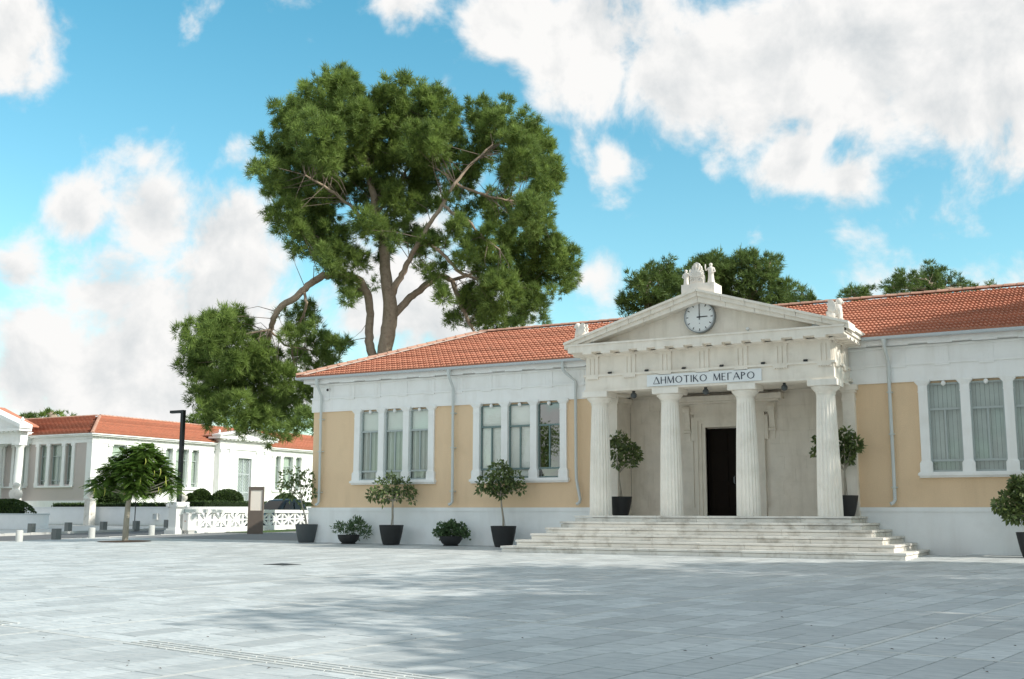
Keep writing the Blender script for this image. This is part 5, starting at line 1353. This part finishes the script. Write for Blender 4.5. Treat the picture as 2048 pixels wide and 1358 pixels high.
def bust(px, pyb, F, h, label, ped=None):
    c = at(px, pyb, F); g = gz(c.y); t_ = Thing('marble_bust', label, 'bust', (c.x, c.y, g)); s = h
    if ped: t_.part('pedestal', MB().box(c.x-ped/2, c.x+ped/2, c.y-ped/2, c.y+ped/2, g-.1, c.z-.09).box(c.x-ped/2-.05, c.x+ped/2+.05, c.y-ped/2-.05, c.y+ped/2+.05, c.z-.088, c.z), 'step_stone')
    else: t_.part('pedestal', MB().box(c.x-.3, c.x+.3, c.y-.3, c.y+.3, g-.1, c.z), 'marble_white')
    secs = [(0, .20, .16), (.06, .14, .12), (.14, .30, .18), (.30, .44, .22), (.46, .47, .22), (.58, .38, .20), (.63, .16, .14), (.68, .12, .12), (.71, .13, .14), (.76, .16, .18), (.84, .175, .20), (.92, .16, .185), (.97, .10, .12), (1.0, .01, .01)]
    b_ = MB(); n_ = 14
    for (tz, rx, ry) in secs:
        for i in range(n_): a = 2*math.pi*i/n_; b_.v.append((c.x+rx*s*math.cos(a), c.y+ry*s*math.sin(a), c.z+tz*s))
    for j in range(len(secs)-1):
        for i in range(n_): b_.f.append((j*n_+i, j*n_+(i+1) % n_, (j+1)*n_+(i+1) % n_, (j+1)*n_+i))
    b_.tube([(c.x, c.y-.19*s, c.z+.86*s), (c.x, c.y-.235*s, c.z+.80*s), (c.x, c.y-.19*s, c.z+.785*s)], [.02*s, .035*s, .02*s], 6)
    t_.part('bust', b_, 'statue', smooth='auto')
bust(181, 997, 73.0, .66, 'small white bust on a tall stone pedestal before the garden wall', .5)
bust(30, 1003, 72, 1.22, 'large white bust of shoulders and head behind the dark planter hedge')
bust(367, 1004, 80, .75, 'white bust behind the lattice fence beside the lamp post')
# rounded marble planter with hedge, left
g = gz(10); pl = Thing('marble_planter', 'long pale marble planter with rounded end holding a dark hedge', 'planter', (-28, 10.5, g))
pz = oY(60, 1027, 10.5).z
ex = oY(88, 1040, 10.5).x
pth = [(-60, 9.8)] + [(ex-.7+.7*math.sin(a), 10.5-.7*math.cos(a)) for a in [i*math.pi/12 for i in range(13)]] + [(-60, 11.2)]
b = MB().prism([(x, y, g-.2) for x, y in pth], (0, 0, pz-g+.13)); pl.part('body', b, 'marble_white')
b = MB().prism([(x+(0.04 if x > -59 else 0), y+(-.04 if y < 10.5 else .04), pz-.068) for x, y in pth], (0, 0, .068)); pl.part('coping', b, 'gutter')
hx1 = oY(54, 1015, 10.5).x
t = Thing('clipped_hedge', 'dark clipped hedge growing in the rounded marble planter', 'hedge', (hx1-2, 10.5, pz))
p, d = [], []
for i in range(6500):
    u = R.uniform(-7, 0); a = R.uniform(0, math.pi); end = max(0, 1-max(0, (u+1.4)/1.4)**2)**.5 if u > -1.4 else 1
    y = 10.5-math.cos(a)*.62; z = pz+math.sin(a)**.6*.78*end; p.append((hx1+u, y, z)); d.append((0.3 if u > -1 else 0, -math.cos(a), math.sin(a)))
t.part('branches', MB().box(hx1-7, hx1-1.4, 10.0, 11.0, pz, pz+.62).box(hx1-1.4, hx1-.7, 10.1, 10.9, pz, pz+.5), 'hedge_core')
t.part('foliage', leaf_mesh('foliage', p, d, 'hedge_leaf', t.loc, .10, .045, 0), 'hedge_leaf')

# ------------------------------------------------------------------ bollards
def bollard(px, py, round_, label, group):
    hY = None; d = ray(px, py); t_ = -EYE/(d.z-KY*d.y); c = CAM+d*t_; g = gz(c.y)
    w = .135; h = .44
    if round_: b_ = MB().lathe([(w, -.1), (w, h-.03), (w-.015, h-.008), (w-.04, h), (.01, h+.002)], (c.x, c.y, g), 20)
    else: b_ = MB().box(c.x-w, c.x+w, c.y-w, c.y+w, g-.1, g+h)
    single('bollard', b_, 'bollard_white' if round_ else 'bollard_grey', label, 'bollard', (c.x, c.y, g), group, smooth='auto' if round_ else False)
for i, (px, py) in enumerate(((303, 1070), (183, 1076), (38, 1083))): bollard(px, py, True, 'short round whitish bollard on the near kerb, %s from the white pillar' % ORD[i], 'round bollards on the near kerb')
bollard(112, 1079, False, 'short grey square bollard standing in the row of round whitish ones', None)
for i, (px, py) in enumerate(((334, 1055), (272, 1058), (206.5, 1060), (136, 1062), (62.5, 1064.6))): bollard(px, py, False, 'short grey square bollard across the road, %s from the white pillar' % ORD[i], 'square bollards on the far kerb')

# ------------------------------------------------------------------ lattice fence, pillar, cabinet, stele, lamp, car
FX = -12.85
fy0 = oX(365, 1040, FX).y; fn = Thing('lattice_fence', 'white concrete fence of pierced starburst panels beside the road', 'fence', (FX, fy0, gz(fy0)))
ftz = oX(420, 1018.5, FX).z
zt0, zt1 = ftz-.17, ftz
W_ = 1.02; y = fy0; npan = 16
b = MB(); b.box(FX-.14, FX+.14, fy0, fy0+npan*W_, zt0, zt1); fn.part('top_rail', b, 'rail_white')
zb0 = lambda yy: gz(yy)+.26
b = MB()
for i in range(npan):
    ya = fy0+i*W_; b.box(FX-.14, FX+.14, ya, ya+W_, gz(ya)-.3, gz(ya)+.24)
fn.part('base_wall', b, 'rail_white')
for i in range(npan):
    ya, yb = fy0+i*W_, fy0+(i+1)*W_; za, zc = gz(ya)+.24, zt0; ym_, zm = (ya+yb)/2, (za+zc)/2
    b = MB()
    b.box(FX-.06, FX+.06, ya, ya+.07, za, zc); b.box(FX-.06, FX+.06, yb-.07, yb, za, zc)
    y0_, y1_ = ya+.07, yb-.07
    for (p_, q_) in (((y0_, za), (y1_, zc)), ((y0_, zc), (y1_, za)), ((y0_, zm), (y1_, zm)), ((ym_, za), (ym_, zc))):
        b.bar((FX, p_[0], p_[1]), (FX, q_[0], q_[1]), .085, .10+.002*len(b.v)/8, (1, 0, 0))
    fn.part('lattice_panel', b, 'rail_white')
pc = at(350, 1068, 52.8); pc = Vector((FX, fy0-.42, gz(fy0-.4)))
pt_ = oX(352, 1004, FX).z
pl = Thing('gate_pillar', 'white square pillar with scrolled capital at the end of the lattice fence', 'pillar', tuple(pc))
x, y, g = pc
pl.part('base', MB().box(x-.36, x+.36, y-.36, y+.36, g-.1, g+.16).box(x-.31, x+.31, y-.31, y+.31, g+.16, g+.24), 'rail_white')
pl.part('shaft', MB().box(x-.24, x+.24, y-.24, y+.24, g+.24, pt_-.24), 'rail_white')
b = MB(); b.box(x-.30, x+.30, y-.30, y+.30, pt_-.07, pt_); b.box(x-.27, x+.27, y-.27, y+.27, pt_-.24, pt_-.07)
for s_ in (-1, 1):
    b.tube([(x+s_*.27, y-.31, pt_-.17), (x+s_*.27, y+.31, pt_-.17)], .105, 14); b.tube([(x+s_*.27, y-.33, pt_-.17), (x+s_*.27, y-.31, pt_-.17)], .05, 10)
pl.part('scroll_capital', b, 'rail_white', smooth='auto')
c = oX(379, 1050, FX+.55); c = Vector((FX+.55, c.y, gz(c.y)))
t = Thing('meter_cabinet', 'white metal utility cabinet before the lattice fence', 'cabinet', tuple(c))
t.part('plinth', MB().box(c.x-.14, c.x+.14, c.y-.2, c.y+.2, c.z-.05, c.z+.14), 'kerb'); cb_ = t.part('case', MB().box(c.x-.18, c.x+.18, c.y-.27, c.y+.27, c.z+.14, c.z+.92), 'plastic_white')
t.part('door', MB().box(c.x-.15, c.x+.15, c.y-.285, c.y-.27, c.z+.18, c.z+.88), 'plastic_white', cb_); t.part('roof', MB().box(c.x-.21, c.x+.21, c.y-.30, c.y+.30, c.z+.92, c.z+.95), 'plastic_white', cb_)
t.part('label_plate', MB().box(c.x-.05, c.x+.05, c.y-.29, c.y-.286, c.z+.55, c.z+.60), 'ridge_tile', cb_)
c = Vector((-9.23, 7.37, gz(7.37)))
stx0, stx1 = -9.23-.36, -9.23+.36; stz = oY(511, 973.5, 7.37).z; sz_ = lambda py: oY(511, py, 7.37).z
t = Thing('notice_stele', 'tall brown metal notice stand with a pale poster before the lattice fence', 'notice board', tuple(c))
t.part('lower_panel', MB().box(stx0, stx1, 7.31, 7.45, c.z-.05, sz_(1021)), 'stele')
fr = t.part('frame', MB().box(stx0, stx0+.10, 7.31, 7.45, sz_(1021), stz).box(stx1-.05, stx1, 7.31, 7.45, sz_(1021), stz).box(stx0+.10, stx1-.05, 7.31, 7.45, sz_(980), stz), 'stele')
po_ = t.part('poster', MB().box(stx0+.10, stx1-.05, 7.34, 7.42, sz_(1021), sz_(980)), 'poster')
t.o.rotation_euler[2] = math.radians(24)
# street lamp
lp = Vector((-13.75, 7.6, gz(7.6))); lz = oY(369, 820, 7.6).z
lx = oY(361, 940, 7.6).x; lp.x = lx
t = Thing('street_lamp', 'tall dark square street lamp with a short flat arm behind the white pillar', 'street lamp', tuple(lp))
t.part('base', MB().box(lx-.16, lx+.16, 7.44, 7.76, lp.z-.1, lp.z+.05), 'dark_metal'); t.part('post', MB().box(lx-.09, lx+.09, 7.51, 7.69, lp.z+.05, lz), 'dark_metal')
arx = oY(342, 822, 7.6).x
ar = t.part('arm', MB().box(arx, lx-.09, 7.52, 7.68, lz-.13, lz-.0), 'dark_metal'); t.part('diffuser', MB().box(arx+.05, lx-.2, 7.54, 7.66, lz-.145, lz-.131), 'grey_metal', ar)
# thin posts
def post(px, py0, py1, label, m_='dark_metal'):
    d = ray(px, py1); t_ = -EYE/(d.z-KY*d.y); c = CAM+d*t_; top = at(px+.5, py0, Fof(c)).z
    o = Thing('thin_post', label, 'post', (c.x, c.y, gz(c.y))); o.part('pole', MB().tube([(c.x, c.y, gz(c.y)-.05), (c.x, c.y, top)], .028, 8), m_); o.part('foot', MB().lathe([(.09, 0), (.09, .03), (.03, .05)], (c.x, c.y, gz(c.y)), 12), m_)
post(268.5, 985, 1057, 'thin dark post by the far kerb behind the feathery tree'); post(339.5, 978, 1053, 'thin pale post beside the white scrolled pillar', 'gutter')
c = Vector((oY(311, 1033, 18.1).x, 18.12, oY(311, 1033, 18.1).z))
t = Thing('wall_lantern', 'small square white lantern box on the garden wall', 'lantern', tuple(c)); w = .2
for nm, q in (('frame', ((-w, -w+.05, -w, w), (w-.05, w, -w, w), (-w+.05, w-.05, -w, -w+.05), (-w+.05, w-.05, w-.05, w))),): t.part(nm, [bb for bb in [MB()]][0].box(c.x+q[0][0], c.x+q[0][1], c.y-.1, c.y+.06, c.z+q[0][2], c.z+q[0][3]).box(c.x+q[1][0], c.x+q[1][1], c.y-.1, c.y+.06, c.z+q[1][2], c.z+q[1][3]).box(c.x+q[2][0], c.x+q[2][1], c.y-.1, c.y+.06, c.z+q[2][2], c.z+q[2][3]).box(c.x+q[3][0], c.x+q[3][1], c.y-.1, c.y+.06, c.z+q[3][2], c.z+q[3][3]), 'plastic_white')
t.part('pane', MB().box(c.x-.15, c.x+.15, c.y-.05, c.y+.0, c.z-.15, c.z+.15), 'gutter')
struct('grass_strip', MB().prism([(-12.2, 8.5, gz(8.5)-.012), (-10.2, 8.5, gz(8.5)-.012), (-10.2, 16, gz(16)-.012), (-12.2, 16, gz(16)-.012)], (0, 0, .012)), 'lawn')
# parked car behind the fence
cx0 = -15.6; cy_ = 14.3; cg = gz(cy_)-.12
car = Thing('parked_car', 'dark teal hatchback parked behind the lattice fence', 'car', (cx0, cy_+2.1, cg))
def car_loft(secs, z0):
    b_ = MB(); k = len(secs[0][1])
    for (dy, ring_) in secs: b_.v += [(cx0+a, cy_+dy, cg+z) for a, z in ring_]
    for i in range(len(secs)-1):
        for j in range(k): b_.f.append((i*k+j, i*k+(j+1) % k, (i+1)*k+(j+1) % k, (i+1)*k+j))
    b_.f += [tuple(range(k-1, -1, -1)), tuple(range((len(secs)-1)*k, len(secs)*k))]
    return b_
def ringp(hw_, z0, z1, top): return [(-hw_, z0), (-hw_*1.02, (z0+z1)*.5), (-hw_*.98, z1-.08), (-hw_*.9, z1), (-top, z1+.02), (top, z1+.02), (hw_*.9, z1), (hw_*.98, z1-.08), (hw_*1.02, (z0+z1)*.5), (hw_, z0)]
body = car.part('body', car_loft([(0, ringp(.70, .35, .62, .5)), (.12, ringp(.82, .25, .74, .6)), (.9, ringp(.87, .22, .90, .6)), (1.3, ringp(.88, .22, .97, .6)), (3.6, ringp(.88, .22, 1.02, .6)), (4.0, ringp(.86, .25, 1.0, .6)), (4.15, ringp(.78, .35, .9, .6))], 0), 'car_paint', smooth='auto')
car.part('cabin', car_loft([(1.15, ringp(.80, .95, .99, .6)), (1.95, ringp(.66, .95, 1.66, .55)), (2.6, ringp(.67, .95, 1.74, .55)), (3.5, ringp(.65, .95, 1.70, .5)), (4.0, ringp(.70, .95, 1.05, .55))], 0), 'car_paint', smooth='auto')
b = MB(); b.v = [(cx0-.62, cy_+1.24, cg+1.06), (cx0+.62, cy_+1.24, cg+1.06), (cx0+.54, cy_+1.90, cg+1.62), (cx0-.54, cy_+1.90, cg+1.62)]; b.v = [(x, y-.02, z+.025) for x, y, z in b.v]; b.f = [(0,1,2,3)]; car.part('windscreen', b, 'car_glass')
for s_ in (-1, 1):
    for (a, c_, e, f_) in ((1.55, 2.55, 2.0, 2.52), (2.62, 3.6, 2.66, 3.42)):
        b = MB(); b.v = [(cx0+s_*.815, cy_+a, cg+1.03), (cx0+s_*.815, cy_+c_, cg+1.03), (cx0+s_*.685, cy_+f_, cg+1.58), (cx0+s_*.685, cy_+e, cg+1.58)]; b.f = [(0,1,2,3)]; car.part('side_window', b, 'car_glass')
    for y in (.85, 3.35):
        wx = cx0+s_*.80; wh = car.part('wheel', MB().tube([(wx-.10, cy_+y, cg+.31), (wx+.10, cy_+y, cg+.31)], .31, 22), 'black', smooth='auto'); car.part('rim', MB().tube([(wx-.105, cy_+y, cg+.31), (wx+.105, cy_+y, cg+.31)], .19, 14), 'grey_metal', wh, smooth='auto')
    car.part('headlight', MB().ell((cx0+s_*.58, cy_+.14, cg+.66), (.16, .10, .07), 10, 6), 'glass', smooth='auto'); car.part('mirror', MB().ell((cx0+s_*.95, cy_+1.6, cg+1.05), (.10, .06, .07), 8, 6), 'car_paint', smooth='auto')

# ------------------------------------------------------------------ trees and a house outside the frame that shade the square and show in the glass
def shade_tree(label, x, y, h, rad, zc, n_, seed, name='shade_tree', group=None):
    rr = random.Random(seed); g = gz(y); t_ = Thing(name, label, 'tree', (x, y, g), group)
    t_.part('trunk', MB().tube([(x, y, g-.2), (x+.2, y, g+zc*.5), (x-.1, y+.1, g+zc), (x, y, g+h*.85)], [.34, .26, .2, .06], 10), 'bark', smooth='auto')
    P_, D_ = [], []
    lobes = [(rr.gauss(0, 1), rr.gauss(0, 1), rr.gauss(0, 1)) for _ in range(26)]
    for lx_, ly_, lz_ in lobes:
        v = Vector((lx_, ly_, lz_)).normalized()*rr.uniform(.35, .9); c = Vector((x+v.x*rad, y+v.y*rad, g+(h+zc)/2+v.z*(h-zc)/2)); lr = rad*rr.uniform(.26, .42)
        t_.part('limb', MB().tube([(x, y, g+zc), Vector((x, y, g+zc)).lerp(c, .6), c], [.10, .06, .02], 6), 'bark')
        d = unit(NR.normal(size=(n_//26, 3))); P_.append(np.array(c)+d*lr*NR.uniform(.3, 1, (n_//26, 1))); D_.append(d)
    t_.part('crown', leaf_mesh('crown', np.concatenate(P_), np.concatenate(D_), 'pine_needles', t_.loc, .34, .13, .1), 'pine_needles')
for i, (x, y, h, rad, zc) in enumerate(((36.0, -6.3, 11.0, 3.6, 4.0), (36.0, -11.5, 14.6, 5.2, 4.5), (36.5, -17.0, 13.2, 4.6, 4.5), (35.5, -21.3, 10.2, 3.5, 3.2), (41.0, 1.4, 19.0, 3.4, 13.0))):
    shade_tree('broad leafy tree right of the square, %s from the town hall' % ('second', 'third', 'fourth', 'fifth', 'first')[i], x, y, h, rad, zc, 9000, 40+i, group='trees right of the square')
for i, (x, y, h, rad) in enumerate(((-22, -78, 13, 6), (-8, -82, 15, 6), (6, -80, 12, 5), (-38, -84, 14, 6), (30, -85, 14, 7))):
    shade_tree('leafy tree beyond the ochre house, %s from its road end' % ('second', 'third', 'fourth', 'first', 'fifth')[i], x, y, h, rad, 4, 7000, 60+i, group='trees behind the square')
hs = Thing('opposite_house', 'ochre house with red hipped roof on the far side of the square', 'building', (-10, -75, gz(-75)))
hs.part('wall', MB().box(-34, 8, -76, -66, gz(-70)-.5, 2.6), 'ochre_stucco')
b = MB(); b.v = [(-35, -77, 2.6), (9, -77, 2.6), (9, -65, 2.6), (-35, -65, 2.6), (-29, -71, 4.9), (3, -71, 4.9)]; b.f = [(0,1,5,4), (1,2,5), (2,3,4,5), (3,0,4), (3,2,1,0)]; hs.part('roof', b, 'terracotta')
